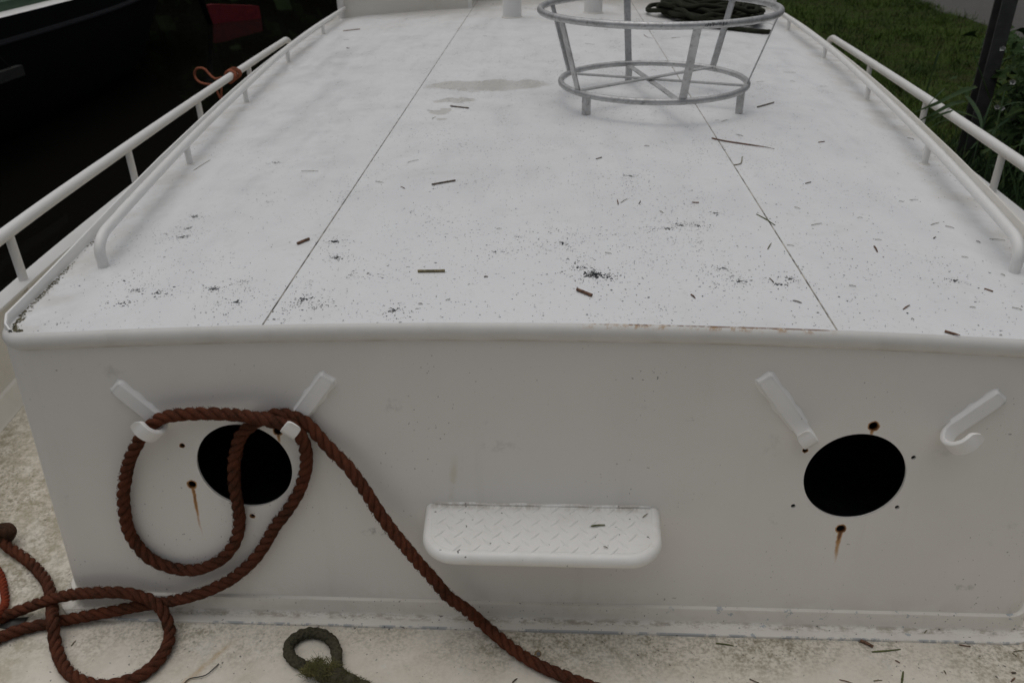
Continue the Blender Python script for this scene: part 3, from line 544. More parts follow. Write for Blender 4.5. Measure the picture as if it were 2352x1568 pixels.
# guard rails on the bulwarks
for s, posts, yb in ((-1, [-.95, .10, 1.154, 2.24, 3.24, 4.26], 5.36), (1, [-.95, .1, 1.1, 2.16, 3.15, 4.2], 5.24)):
    RZ = .54; pts = []
    X = lambda y_: s * (B(y_) - .002 + .012 * max(0, y_ - 2) / 3)
    pts = [(X(y_), y_, RZ) for y_ in [-1.6 + .2 * i for i in range(int((yb - .12 + 1.6) / .2) + 1)]]
    for k in range(0, 8):
        a = k / 7 * math.pi / 2; pts.append((X(yb) - s * .01 * k / 7, yb - .09 + .09 * math.sin(a), RZ - .09 + .09 * math.cos(a)))
    pts.append((X(yb) - s * .012, yb + .004, CAPZ - .002))
    V, F = tube(pts, .0235, 16); rail = mesh('guard_rail', V, F, M['white'], boat, True, 50)
    for y_ in posts:
        V, F = tube([(X(y_), y_, CAPZ - .002), (X(y_), y_, CAPZ + .06), (X(y_), y_, RZ - .012)], .0165, 14); mesh('rail_post', V, F, M['white'], rail, True, 50)

# hand rails on the cabin roof
HP = [(.36, 1.140), (1.272, 1.276), (2.25, 1.400), (3.28, 1.502), (4.30, 1.556), (5.2, 1.585)]
def H(y): return sm(y, HP)
for s in (-1, 1):
    pts = [(s * H(.36), .362, zr(1.14) - .002), (s * H(.36), .362, zr(1.14) + .03)]
    for k in range(1, 9):
        a = k / 8 * math.pi / 2; yy = .362 + .075 * (1 - math.cos(a)); pts.append((s * H(yy), yy, zr(H(yy)) + .03 + .042 * math.sin(a)))
    for i in range(1, 34):
        yy = .437 + (5.08 - .437) * i / 33; pts.append((s * H(yy), yy, zr(H(yy)) + .072 + .002 * math.sin(yy * 2)))
    V, F = tube(pts, .0138, 16); hr = mesh('hand_rail', V, F, M['white'], boat, True, 50)
    for yy in (1.272, 2.25, 3.28, 4.30):
        xx = s * H(yy); V, F = tube([(xx, yy, zr(xx) - .003), (xx, yy, zr(xx) + .03), (xx, yy, zr(xx) + .066)], .0115, 12); mesh('rail_post', V, F, M['white'], hr, True, 50)
        V, F = tube([(xx, yy, zr(xx) - .002), (xx, yy, zr(xx) + .0012), (xx, yy, zr(xx) + .0028)], [.019, .018, .0118], 14); mesh('weld_bead', V, F, M['cream'], hr, True)

# locker, bulkhead and vent pipes at the far end of the roof
def solid(b, x0, x1, y0, y1, z0f, z1):
    n = 10; fr = [(x0 + (x1 - x0) * k / n) for k in range(n + 1)]
    b.grid([[(x_, y0, z0f(x_)) for x_ in fr], [(x_, y0, z1) for x_ in fr]]); b.grid([[(x_, y0, z1) for x_ in fr], [(x_, y1, z1) for x_ in fr]])
    for x_, d in ((x0, 1), (x1, -1)):
        q = [(x_, y0, z0f(x_)), (x_, y0, z1), (x_, y1, z1), (x_, y1, z0f(x_))]; b.add(q, [(0, 1, 2, 3)] if d > 0 else [(3, 2, 1, 0)])
b = MB(); solid(b, -1.60, -.622, 5.09, 5.9, lambda x_: zr(x_) - .004, 1.45); b.build('deck_locker', M['cream'], boat)
b = MB(); b.tube([(-1.612, 5.10, zr(1.6) - .004), (-1.612, 5.10, 1.1), (-1.612, 5.10, 1.45)], .028, 14); b.build('locker_corner_tube', M['white'], boat, True, 50)
b = MB(); b.box(-.640, -.612, 5.078, 5.10, zr(.62) - .003, 1.455); b.build('locker_edge_trim', M['white'], boat)
b = MB(); solid(b, -.618, 1.68, 5.60, 5.9, lambda x_: zr(x_) - .004, 1.5); b.build('rear_bulkhead', M['cream'], boat)
b = MB(); solid(b, 1.70, 1.74, 5.45, 5.9, lambda x_: zr(x_) - .004, 1.5); b.build('bulkhead_wing', M['white'], boat)
for px_, py_ in ((-.281, 4.515), (.283, 4.70)):
    V, F = tube([(px_, py_, zr(px_) - .003), (px_, py_, 1.2), (px_, py_, 1.6)], .0655, 32); vp = mesh('vent_pipe', V, F, M['white'], boat, True, 50)
    V, F = tube([(px_, py_, zr(px_) - .002), (px_, py_, zr(px_) + .003), (px_, py_, zr(px_) + .008)], [.074, .072, .066], 32); mesh('pipe_weld', V, F, M['cream'], vp, True)

# rope hooks on the front wall: flat bar welded on, then curled outwards
M['hook'] = m_white('hook_paint_lit', (.87, .86, .84), amt=.2, rough=.34)  # white lightened: light on the hooks' upward, glossy faces is put into the colour
def hook(A, Bp, rad=.026, turn=200, tail=.012, w=.0350, t=.0115, label=None):
    A = Vector((A[0], 0, A[1])); Bq = Vector((Bp[0], 0, Bp[1]))
    a3, b3 = wallp(A.x, A.z), wallp(Bq.x, Bq.z); d = (b3 - a3).normalized(); sd = d.cross(NW).normalized()
    path = []
    L = (b3 - a3).length
    for k in range(7): path.append((a3 + d * (L * k / 6) + NW * (t * .45), d, NW, 1))
    for k in range(1, 19):
        th = R(turn) * k / 18; c_ = b3 + NW * (t * .45 + rad)
        p = c_ + d * (rad * math.sin(th)) - NW * (rad * math.cos(th)); tn = d * math.cos(th) + NW * math.sin(th)
        path.append((p, tn, NW * math.cos(th) - d * math.sin(th), 1))
    p, tn, nn, _ = path[-1]
    for k in range(1, 4): path.append((p + tn * tail * k / 3 - nn * .001 * k * k, tn, nn, 1))
    rows = []; n = len(path)
    cs = [(-.5, -.28), (-.5, .28), (-.46, .46), (-.3, .5), (.3, .5), (.46, .46), (.5, .28), (.5, -.28), (.46, -.46), (.3, -.5), (-.3, -.5), (-.46, -.46)]
    for i, (p, tn, nn, _) in enumerate(path):
        ws = w * (1 + .02 * math.sin(i * 2.3)); ts = t
        if i < 7: nn2 = NW
        else: nn2 = nn
        if i == 0: ws *= .86; ts *= .8
        if i == 1 and n > 3: ws *= 1.0
        if i >= n - 3: ws *= (.95, .80, .46)[i - n + 3]; ts *= (1, .9, .6)[i - n + 3]
        if i == 0: p = p - tn * .002
        rows.append([p + sd * (u * ws) + nn2 * (v_ * ts) for u, v_ in cs])
    rows.insert(1, [p0 * .35 + p1 * .65 + Vector((0, 0, 0)) for p0, p1 in zip(rows[0], [(path[0][0] + sd * (u * w * .97) + NW * (v_ * t * .95)) for u, v_ in cs])])
    V, F = grid(rows, True); F.append(tuple(range(11, -1, -1))); F.append(tuple(range(len(V) - 12, len(V))))
    # weld fillet along the bar
    o = mesh('rope_hook', V, F, M['hook'], boat, True, 45)
    if label: o['label'] = label
    fb = MB(); ol_ = []; hw = w * .49; cr_ = w * .16
    for k in range(8): ol_.append((-hw, L * (.98 - .98 * k / 8) + cr_ * k / 8, -1, 0))
    for k in range(6):
        a = k / 5 * math.pi / 2; ol_.append((-hw + cr_ - cr_ * math.cos(a), cr_ - cr_ * math.sin(a) - .001, -math.cos(a), -math.sin(a)))
    for k in range(6):
        a = k / 5 * math.pi / 2; ol_.append((hw - cr_ + cr_ * math.sin(a), cr_ - cr_ * math.cos(a) - .001, math.sin(a), -math.cos(a)))
    for k in range(1, 9): ol_.append((hw, cr_ + (L * .98 - cr_) * k / 8, 1, 0))
    rr = []
    for k, (su, lu, nu, nl) in enumerate(ol_):
        e = .0040 + .0010 * math.sin(k * 1.7) + .0008 * math.sin(k * 3.9); q = a3 + sd * su + d * lu; on = sd * nu + d * nl
        if k < 2 or k > len(ol_) - 3: e *= .6
        rr.append([q - on * .0022 + NW * (t * .96), q + NW * (t * .84), q + on * e * .45 + NW * (e * .62), q + on * e * .95 + NW * (e * .2), q + on * e * 1.5 + NW * .0002])
    fb.grid(rr); fb.build('weld_fillet', M['hook'], o, True)
    return o
hook((-.957, .640), (-.8815, .5598), .0295, 205)
hook((-.474, .668), (-.548, .574), .030, 190)
hook((.467, .680), (.560, .560), .024, 200)
hook((.966, .644), (.8860, .5665), .0335, 200, tail=.016)

# boarding step with tread-plate lugs
SZ = .341; sx0, sx1, sy1, cr = -.2505, .2425, -.191, .058; ywall = wy(SZ)
sp_ = [(sx0 - .005, ywall), (sx0, sy1 + cr)]
for k in range(1, 9):
    a = k / 8 * math.pi / 2; sp_.append((sx0 + cr - cr * math.cos(a), sy1 + cr - cr * math.sin(a)))
sp_.append((sx1 - cr, sy1))
for k in range(1, 9):
    a = k / 8 * math.pi / 2; sp_.append((sx1 - cr + cr * math.sin(a), sy1 + cr - cr * math.cos(a)))
sp_.append((sx1 + .005, ywall))
prof = [(0, 0), (.0006, -.0008), (.0018, .0000), (.005, .0004), (.010, -.0001), (.0155, -.003), (.0195, -.0085), (.0212, -.0155), (.0198, -.0225), (.0155, -.029), (.009, -.033), (.0, -.035), (-.01, -.035)]
b = MB(); b.grid(sweep_plan(sp_, prof, lambda x_, y_: SZ)); nv = len(b.V)
b.add([(x_, y_, SZ) for x_, y_ in sp_], [tuple(range(len(sp_)))])
rw = sweep_plan(sp_, [(-.01, -.035)], lambda x_, y_: SZ); b.add([r[0] for r in rw], [tuple(reversed(range(len(sp_))))])
g = G('step_paint', .4)
x, y, z = g.xyz(); n2 = g.noise(16, 5, .65); n3 = g.noise(70, 4, .7)
c = g.mix(g.mul(g.map(n2, .45, .75), .35), (.83, .82, .79), (.66, .63, .57))
back = g.mul(g.map(y, -.066, -.046), g.map(g.noise(28, 5, .7, g.scl(g.pos(), (1, .4, 1))), .42, .60), g.map(z, .335, .340), .45); c = g.mix(back, c, (.30, .24, .17))
tr = g.mul(g.map(n3, .52, .66), g.map(z, .3405, .3412, .0, 1), g.map(z, .3424, .3414, 0, 1), .05); c = g.mix(tr, c, (.36, .32, .26))
und = g.mul(g.map(z, .318, .306), g.map(n2, .35, .6), .5); c = g.mix(und, c, (.46, .38, .25))
sp = g.map(g.noise(80, 1, .4), .755, .78); c = g.mix(g.mul(sp, .8), c, (.05, .045, .04))
g.col(c); g.rough(g.map(n2, .3, .7, .34, .5)); g.bump(n3, .1, .001); M['step'] = g.m
step = b.build('boarding_step', M['step'], boat, True, 35)
b = MB(); b.tube([wallp(sx0 - .004, SZ + .001, .001)] + [wallp(sx0 + (sx1 - sx0) * k / 12, SZ + .0015 * (k % 3), .0012) for k in range(1, 12)] + [wallp(sx1 + .004, SZ + .001, .001)], .0038, 8); b.build('weld_bead', M['step'], step, True)
me = None; row = 0; yy = ywall - .016
def lug_mesh():
    L, w_, h = .0160, .0040, .0034; V, F = [], []
    prof = [(-1, 0), (-.6, .7), (0, 1), (.6, .7), (1, 0)]
    rows = [[(L * a, w_ * k * max(.12, q) * .9, h * q * (1 - k * k) - .0003) for k in (-1, -.5, 0, .5, 1)] for a, q in prof]
    return grid(rows)
LV, LF = lug_mesh(); lug_me = bpy.data.meshes.new('tread_lug'); lug_me.from_pydata(LV, [], LF); lug_me.materials.append(M['step']); lug_me.polygons.foreach_set('use_smooth', [True] * len(LF))
while yy > sy1 + .004:
    off = .0 if row % 2 == 0 else .0215
    for k in range(13):
        xx = sx0 + .018 + off + .043 * k
        if xx > sx1 - .014: continue
        if yy < sy1 + cr and (xx < sx0 + cr or xx > sx1 - cr):
            cx_ = sx0 + cr if xx < 0 else sx1 - cr
            if math.hypot(xx - cx_, yy - sy1 - cr) > cr - .012: continue
        o = bpy.data.objects.new('tread_lug', lug_me); COL.objects.link(o); o.parent = step
        o.location = Vector((xx, yy, SZ + .0004)); o.rotation_euler = (0, 0, R(48 if row % 2 == 0 else -48))
    yy -= .0215; row += 1

# soot scattered on the roof: real flecks lying on the paint
b = MB(); rs = random.Random(5)
def fleck(x_, y_, r_, b=b, lim=.02):
    if y_ < .006 or abs(x_) > W(max(y_, .08)) - lim: return
    n = rs.choice((4, 5, 6)); a0 = rs.uniform(0, 6.28); el = rs.uniform(.6, 1.5)
    V = []
    for k in range(n):
        a = a0 + 6.283 * k / n; q = r_ * rs.uniform(.6, 1.3); xx = x_ + q * math.cos(a) * el; yy = y_ + q * math.sin(a) / el
        V.append((xx, yy, zr(xx) + .0006))
    b.add(V, [tuple(range(n))])
for cx_, cy_, wt, sp in SOOT:
    core = wt >= 3 and sp < .055
    for _ in range(int(wt * 19)):
        rr_ = abs(rs.gauss(0, 1)) * sp * 1.15; a = rs.uniform(0, 6.28); fleck(cx_ + rr_ * math.cos(a) * 1.15, cy_ + rr_ * math.sin(a), rs.choice((.0006, .0007, .0009, .0012, .0015)) * rs.uniform(.8, 1.25))
    if core:
        for _ in range(int(wt * 6)):
            rr_ = abs(rs.gauss(0, 1)) * sp * .28; a = rs.uniform(0, 6.28); fleck(cx_ + rr_ * math.cos(a) * 1.3, cy_ + rr_ * math.sin(a) * .8, rs.uniform(.001, .0028))
    if wt > 8:
        for _ in range(60): fleck(cx_ + rs.gauss(0, .012), cy_ + rs.gauss(0, .008), rs.uniform(.002, .004))
    for _ in range(int(wt * .6)):
        fleck(cx_ + rs.gauss(0, sp), cy_ + rs.gauss(0, sp), rs.uniform(.0016, .003))
for _ in range(5200):
    y_ = rs.random() ** 1.5 * 3.4; x_ = rs.gauss(.25, .75)
    fleck(x_, y_, rs.choice((.0006, .0008, .001, .0013, .0016)) * (1 + .22 * y_))
for _ in range(420):
    y_ = rs.random() ** 1.3 * 3.0; fleck(rs.gauss(.3, .7), y_, rs.uniform(.0014, .0026))
so = b.build('soot_specks', M['soot'], boat); tag(so, kind='stuff')
# moss and dirt gathered at the foot of the left lip
b = MB()
for _ in range(1300):
    y_ = .012 + rs.random() ** 1.6 * 2.6; d = abs(rs.gauss(0, .007)) + .0095
    if math.sin(y_ * 9) + math.sin(y_ * 23 + 1) + rs.uniform(-1.5, 1.5) < -.4: continue
    fleck(-(W(max(y_, .02)) - d) if y_ > .09 else -(W(y_) - d - .006), y_, rs.uniform(.0012, .0034), b, .003)
for _ in range(700):
    y_ = .05 + rs.random() * 4.2; d = abs(rs.gauss(0, .006)) + .0075; fleck(W(max(y_, .08)) - d, y_, rs.uniform(.0008, .002), b, .003)
mo = b.build('lip_moss', M['mossline'], boat); tag(mo, kind='stuff')

# ---------------------------------------------------------------- ropes
def laid_rope(name, pts, Rr, mat, parent=None, pitch=.078, step=.0035, seg=9, fuzz=0, fmat=None, taper=None):
    """three-strand laid rope: each strand a helix round the centre line"""
    P = crom(pts, step); P, fr = frames(P); b = MB(); ph = 0; cum = [0]
    for i in range(1, len(P)): cum.append(cum[-1] + (P[i] - P[i - 1]).length)
    for k in range(3):
        cl = []
        for p, (t, u, v), s in zip(P, fr, cum):
            a = 2 * math.pi * (s / pitch + k / 3 + .05 * math.sin(s * 31) + .05 * math.sin(s * 9.3 + 1) + .012 * math.sin(s * 113 + k * 2)); cl.append(p + (u * math.cos(a) + v * math.sin(a)) * Rr * .485)
        b.tube(cl, [Rr * (.505 + .03 * math.sin(s * 61 + k * 2) + .028 * math.sin(s * 143 + k) + .022 * math.sin(s * 17 + 1.3 * k) + .015 * math.sin(s * 301 + 2.1 * k)) for s in cum], seg)
    o = b.build(name, mat, parent, True)
    if fuzz:
        fb = MB(); rf = random.Random(3)
        for _ in range(fuzz):
            i = rf.randrange(2, len(P) - 2); t, u, v = fr[i]; a = rf.uniform(0, 6.28); nrm = u * math.cos(a) + v * math.sin(a)
            q = P[i] + nrm * Rr * .86; dr = (nrm * rf.uniform(.15, .8) + t * rf.uniform(-1.2, 1.2) + Vector((0, 0, rf.uniform(-.3, .3)))).normalized()
            L = rf.uniform(.002, .0062) * (Rr / .0155); sd = dr.cross(t); sd = sd.normalized() * .00034 if sd.length > 1e-4 else u * .00034
            fb.add([q - sd, q + sd, q + dr * L * .6 + t * L * .1 + sd * .6, q + dr * L + t * L * rf.uniform(-.3, .3)], [(0, 1, 2), (0, 2, 3)])
        f = fb.build('rope_fibres', fmat or mat, o); tag(f, kind='stuff')
    return o
RR = .0153
ra = laid_rope('mooring_rope', ROPE_A, RR, M['rope'], fuzz=21000)
tag(ra, 'long red-brown mooring rope looped over two hooks on the front wall', 'rope')
rb = laid_rope('deck_rope', ROPE_B, RR, M['rope'], fuzz=9000)
tag(rb, 'red-brown rope lying in a loop on the deck, with a knotted dark end', 'rope')
k0 = Vector(KNOT[0]); b = MB()
for j in range(3):
    pts = []
    for i in range(26):
        a = 2 * math.pi * i / 25; tl = .5 + .6 * j
        pts.append(k0 + Vector((-.012, .010, .006)) + Vector((.021 * math.cos(a) + .004 * j, .019 * math.sin(a) * math.cos(tl) - .008 * (j - 1), .016 * math.sin(a) * math.sin(tl) + .006 * j)))
    b.tube(pts, .0145, 10)
b.tube([k0 + Vector((-.02, .012, .0)), k0 + Vector((-.012, .012, .02)), k0 + Vector((-.004, .01, .038))], [.018, .023, .012], 12)
b.build('end_knot', M['rope_dark'], rb, True)['label'] = 'dark knotted rope end'
ro = laid_rope('orange_line', ROPE_O, .0105, M['orange'], pitch=.042, step=.003, fuzz=900)
tag(ro, 'bright orange thin rope at the left edge of the deck', 'rope')

def braided(name, pts, Rr, mat, parent=None, pitch=.075, n=4, step=.003):
    P = crom(pts, step); P, fr = frames(P); b = MB(); cum = [0]
    for i in range(1, len(P)): cum.append(cum[-1] + (P[i] - P[i - 1]).length)
    for dr in (-1, 1):
        for k in range(n):
            cl = []
            for p, (t, u, v), s in zip(P, fr, cum):
                q = s / pitch; a = 2 * math.pi * (dr * q + k / n); w_ = math.cos(2 * math.pi * n * q * 1.0 + (0 if dr > 0 else math.pi) + k * math.pi)
                cl.append(p + (u * math.cos(a) + v * math.sin(a)) * Rr * (.66 + .10 * w_))
            b.tube(cl, Rr * .345, 7)
    b.tube(P, Rr * .80, 8)
    return b.build(name, mat, parent, True)
ey = braided('eye_splice_rope', EYE, .0135, M['green_rope'])
tag(ey, 'mossy dark green braided rope ending in an eye splice on the deck', 'rope')
V, F = tube(crom(EYE_TAIL, .004), [.019 + .002 * math.sin(i * .7) for i in range(len(crom(EYE_TAIL, .004)))], 14); mesh('spliced_tail', V, F, M['green_rope'], ey, True)
fb = MB(); rf = random.Random(9)
for i in range(1500):
    j = rf.randrange(len(FRAY)); c0 = Vector(FRAY[j]) + Vector((rf.gauss(0, .008), rf.gauss(0, .007), rf.uniform(-.004, .012)))
    dr = Vector((rf.gauss(-.3, .8), rf.gauss(.25, .7), rf.uniform(-.1, .9))).normalized(); L = rf.uniform(.008, .024); sd = dr.cross(Vector((0, 0, 1))); sd = sd.normalized() * rf.uniform(.0003, .0009) if sd.length > .01 else Vector((.0005, 0, 0))
    fb.add([c0 - sd, c0 + sd, c0 + dr * L * .6 + sd * .8, c0 + dr * L + Vector((rf.gauss(0, .003), rf.gauss(0, .003), -.003)), c0 + dr * L * .6 - sd * .8], [(0, 1, 2, 4), (4, 2, 3)])
EP = crom(EYE, .003); ET = crom(EYE_TAIL, .003)
for i in range(3200):
    c0 = rf.choice(ET); n_ = Vector((rf.gauss(0, 1), rf.gauss(0, 1), abs(rf.gauss(0, 1)))).normalized(); c0 = c0 + n_ * .018; dr = (n_ * .5 + Vector((rf.gauss(0, 1), rf.gauss(0, 1), rf.gauss(0, .5)))).normalized() * rf.uniform(.004, .012)
    fb.add([c0, c0 + dr * .5 + Vector((.0005, .0004, .001)), c0 + dr], [(0, 1, 2)])
for i in range(1800):
    c0 = rf.choice(EP) + Vector((rf.gauss(0, 1), rf.gauss(0, 1), rf.gauss(0, 1))).normalized() * .0125; dr = Vector((rf.gauss(0, 1), rf.gauss(0, 1), rf.gauss(0, .6))).normalized() * rf.uniform(.002, .006)
    fb.add([c0, c0 + dr * .5 + Vector((.0004, 0, 0)), c0 + dr], [(0, 1, 2)])
fr_ = fb.build('frayed_strands', M['moss'], ey); tag(fr_, 'frayed yellow-green strands at the splice', kind='stuff')

# faded cord knotted to the left guard rail
cb = empty('tied_cord', CORD_C)
tag(cb, 'faded orange cord tied round the left guard rail with a loose bow', 'cord')
laid_rope('cord_loop', CORD_LOOP, .0085, M['cord'], cb, pitch=.04, step=.004, seg=6)
for t_ in CORD_TAILS: laid_rope('cord_tail', t_, .0075, M['cord'], cb, pitch=.04, step=.004, seg=6)
cc = Vector(CORD_C); xr = -(B(cc.y) - .002 + .012 * max(0, cc.y - 2) / 3)
pts = []
for i in range(120):
    a = 2 * math.pi * i / 24; rr_ = .032 + .004 * math.sin(i * .8); pts.append((xr + rr_ * math.cos(a), cc.y - .045 + .11 * i / 120 + .012 * math.sin(a * 1.0 + .5) + .02 * math.sin(i * .21), .54 + rr_ * math.sin(a)))
laid_rope('cord_wraps', pts, .0085, M['cord'], cb, pitch=.04, step=.004, seg=6)

# heap of dark line at the far end of the roof
rc = random.Random(21); pts = []
for i in range(330):
    a = 2 * math.pi * i / 17.0; k = i / 330
    rx_ = .30 * (1 + .22 * math.sin(i * .37)) * (1 - .25 * k); ry_ = .34 * (1 + .25 * math.sin(i * .23 + 1)) * (1 - .3 * k)
    x_ = 1.08 + .07 * math.sin(i * .11) + rx_ * math.cos(a) + .05 * math.sin(i * .71); y_ = 4.58 + .10 * math.cos(i * .13) + ry_ * math.sin(a) + .05 * math.sin(i * .53)
    pts.append((x_, y_, zr(x_) + .016 + .085 * k + .012 * (1 + math.sin(i * 1.9))))
pts += [(1.2, 4.9, .86), (1.36, 5.0, .83), (1.50, 5.05, .80), (1.585, 5.12, .79)]
pts = [(1.38, 4.07, .755), (1.33, 4.035, .762), (1.24, 4.05, .768), (1.12, 4.10, .779), (.98, 4.15, .788), (.86, 4.27, .795)] + pts
V, F = tube(crom(pts, .012), .0155, 8); co = mesh('rope_heap', V, F, M['coil'], None, True)
tag(co, 'heap of dark olive rope on the far end of the cabin roof', 'rope')

# ---------------------------------------------------------------- round galvanised frame on the roof
FC = Vector((.425, 2.02)); fz = .791
fr0 = empty('round_steel_frame', (FC.x, FC.y, zr(.425)))
tag(fr0, 'round galvanised steel frame of two rings joined by slanted flat bars', 'metal frame')
def ring(c, r_, z_, tr, n=96):
    rows = []
    for i in range(n + 1):
        a = 2 * math.pi * i / n; cx_, sx_ = math.cos(a), math.sin(a)
        rows.append([(c.x + (r_ + tr * math.cos(q)) * cx_, c.y + (r_ + tr * math.cos(q)) * sx_, z_ + tr * math.sin(q)) for q in [2 * math.pi * k / 14 for k in range(14)]])
    return grid(rows, True)
LZ, UZ, LR, UR = fz + .088, fz + .374, .383, .470
UC = Vector((.425, 2.0))
V, F = ring(FC, LR, LZ, .0125); mesh('lower_ring', V, F, M['steel'], fr0, True)
V, F = ring(UC, UR, UZ, .0135); ur = mesh('upper_ring', V, F, M['steel'], fr0, True)
def flat(b, p0, p1, side, w_, t_):
    p0, p1 = Vector(p0), Vector(p1); d = (p1 - p0).normalized(); sd = (side - d * side.dot(d)).normalized(); nn = d.cross(sd); V = []
    for p in (p0, p1):
        for a_, c_ in ((-1, -1), (1, -1), (1, 1), (-1, 1)): V.append(p + sd * a_ * w_ / 2 + nn * c_ * t_ / 2)
    b.add(V, [(0, 1, 2, 3), (7, 6, 5, 4), (0, 4, 5, 1), (1, 5, 6, 2), (2, 6, 7, 3), (3, 7, 4, 0)])
AN = [R(a) for a in (-79, -16, 41, 101, 155, -146)]
for i, a in enumerate(AN):
    e = Vector((math.cos(a), math.sin(a))); tg = Vector((-e.y, e.x, 0))
    b = MB(); q = FC + e * (LR - .006); q2 = UC + e * (UR - .004)
    flat(b, (q.x, q.y, LZ - .008), (q2.x, q2.y, UZ - .006), tg, .030, .006); b.build('slanted_bar', M['steel'], fr0)
for fx_, fy_ in ((.157, 1.790), (.746, 1.862), (.353, 2.398)):
    e = Vector((fx_ - FC.x, fy_ - FC.y)).normalized(); q = FC + e * (LR - .010); tg = Vector((-e.y, e.x, 0)); zf = zr(q.x)
    b = MB(); flat(b, (q.x, q.y, zf + .0005), (q.x, q.y, LZ - .004), tg, .025, .025); b.build('foot', M['steel'], fr0)
for i, (a, c_) in enumerate(((0, 3), (1, 4), (2, 5))):
    p0 = FC + Vector((math.cos(AN[a]), math.sin(AN[a]))) * (LR - .008); p1 = FC + Vector((math.cos(AN[c_]), math.sin(AN[c_]))) * (LR - .008)
    b = MB(); dz = .0065 * (i - 1); d = (p1 - p0).normalized(); flat(b, (p0.x, p0.y, LZ + dz), (p1.x, p1.y, LZ + dz), Vector((-d.y, d.x, 0)), .024, .006); b.build('cross_bar', M['steel'], fr0)
# black hand-painted scrawl on the upper ring
b = MB(); rs2 = random.Random(4)
for k in range(15):
    a = R(-76.5 + 9.5 * k / 14); e = Vector((math.cos(a), math.sin(a)))
    def onring(q, da): aa = a + da; return (UC.x + (UR + .0138 * math.cos(q)) * math.cos(aa), UC.y + (UR + .0138 * math.cos(q)) * math.sin(aa), UZ + .0138 * math.sin(q))
    q0, q1 = rs2.uniform(-.35, .1), rs2.uniform(.35, .8); sl = rs2.uniform(.002, .012); w_ = rs2.uniform(.0022, .0042)
    b.add([onring(q0, -w_), onring(q0, w_), onring((q0 + q1) / 2, sl * .5 + w_), onring(q1, sl + w_), onring(q1, sl - w_), onring((q0 + q1) / 2, sl * .5 - w_)], [(0, 1, 2, 5), (5, 2, 3, 4)])
b.build('painted_mark', M['mark'], ur)

# ---------------------------------------------------------------- small litter
LAB = {'reed_brown': 'reed', 'reed_dark': 'reed', 'reed_green': 'reed', 'twig': 'twig', 'bent': 'twig', 'grass': 'grass blade', 'straw': 'straw', 'brown': 'leaf scrap'}
UL = {0: 'short reddish-brown reed piece on the roof left of the left seam', 1: 'dark reed stem piece on the roof, right of the left seam',
      2: 'pale green-brown split reed stem near the front middle of the roof', 3: 'stubby brown reed piece with a dark band near the front edge of the roof',
      4: 'long thin brown twig crossing the right roof seam', 5: 'small hooked twig just right of the right roof seam', 6: 'dark reed piece right of the round frame on the roof',
      7: 'thin dark reed piece just below the damp patch on the roof', 8: 'thin brown reed stem near the locker at the far left of the roof', 9: 'brown twig at the front right edge of the roof',
      10: 'curved yellow-green grass blade lying across the right roof seam'}
rd = random.Random(8); gi = 0; si = 0
def stalk(P, r_, mat, name, hollow=False, droop=0):
    P = [Vector(p) for p in P]
    if len(P) == 2: P = [P[0], P[0].lerp(P[1], .5) + Vector((rd.uniform(-.001, .001), rd.uniform(-.001, .001), 0)), P[1]]
    Q = crom(P, max(.002, (P[-1] - P[0]).length / 8)); Q = [q + Vector((0, 0, r_ * .9)) for q in Q]
    rr_ = [r_ * (1 + .06 * math.sin(i * 2.7)) for i in range(len(Q))]
    if droop: rr_ = [r_ * (1 - .75 * max(0, (i / (len(Q) - 1) - .6) / .4)) for i in range(len(Q))]
    V, F = tube(Q, rr_, 7); return mesh(name, V, F, mat, None, True, 60)
def blade(P, w_, mat, name):
    P = [Vector(p) for p in P]
    if len(P) == 2: P = [P[0], P[0].lerp(P[1], .5) + Vector((0, 0, .0012)), P[1]]
    Q = crom(P, max(.0015, (P[-1] - P[0]).length / 7)); rows = []
    for i, q in enumerate(Q):
        t = (Q[min(i + 1, len(Q) - 1)] - Q[max(i - 1, 0)]).normalized(); sd = t.cross(Vector((0, 0, 1))).normalized(); k = i / (len(Q) - 1); ww = w_ * (.7 + .45 * math.sin(math.pi * min(1, .25 + k * .75)) + rd.uniform(-.18, .18)) * .5
        rows.append([q - sd * ww + Vector((0, 0, .0004)), q + Vector((0, 0, .0011)), q + sd * ww + Vector((0, 0, .0004)), q + Vector((0, 0, .0002))])
    V, F = grid(rows, True); return mesh(name, V, F, mat, None, True)
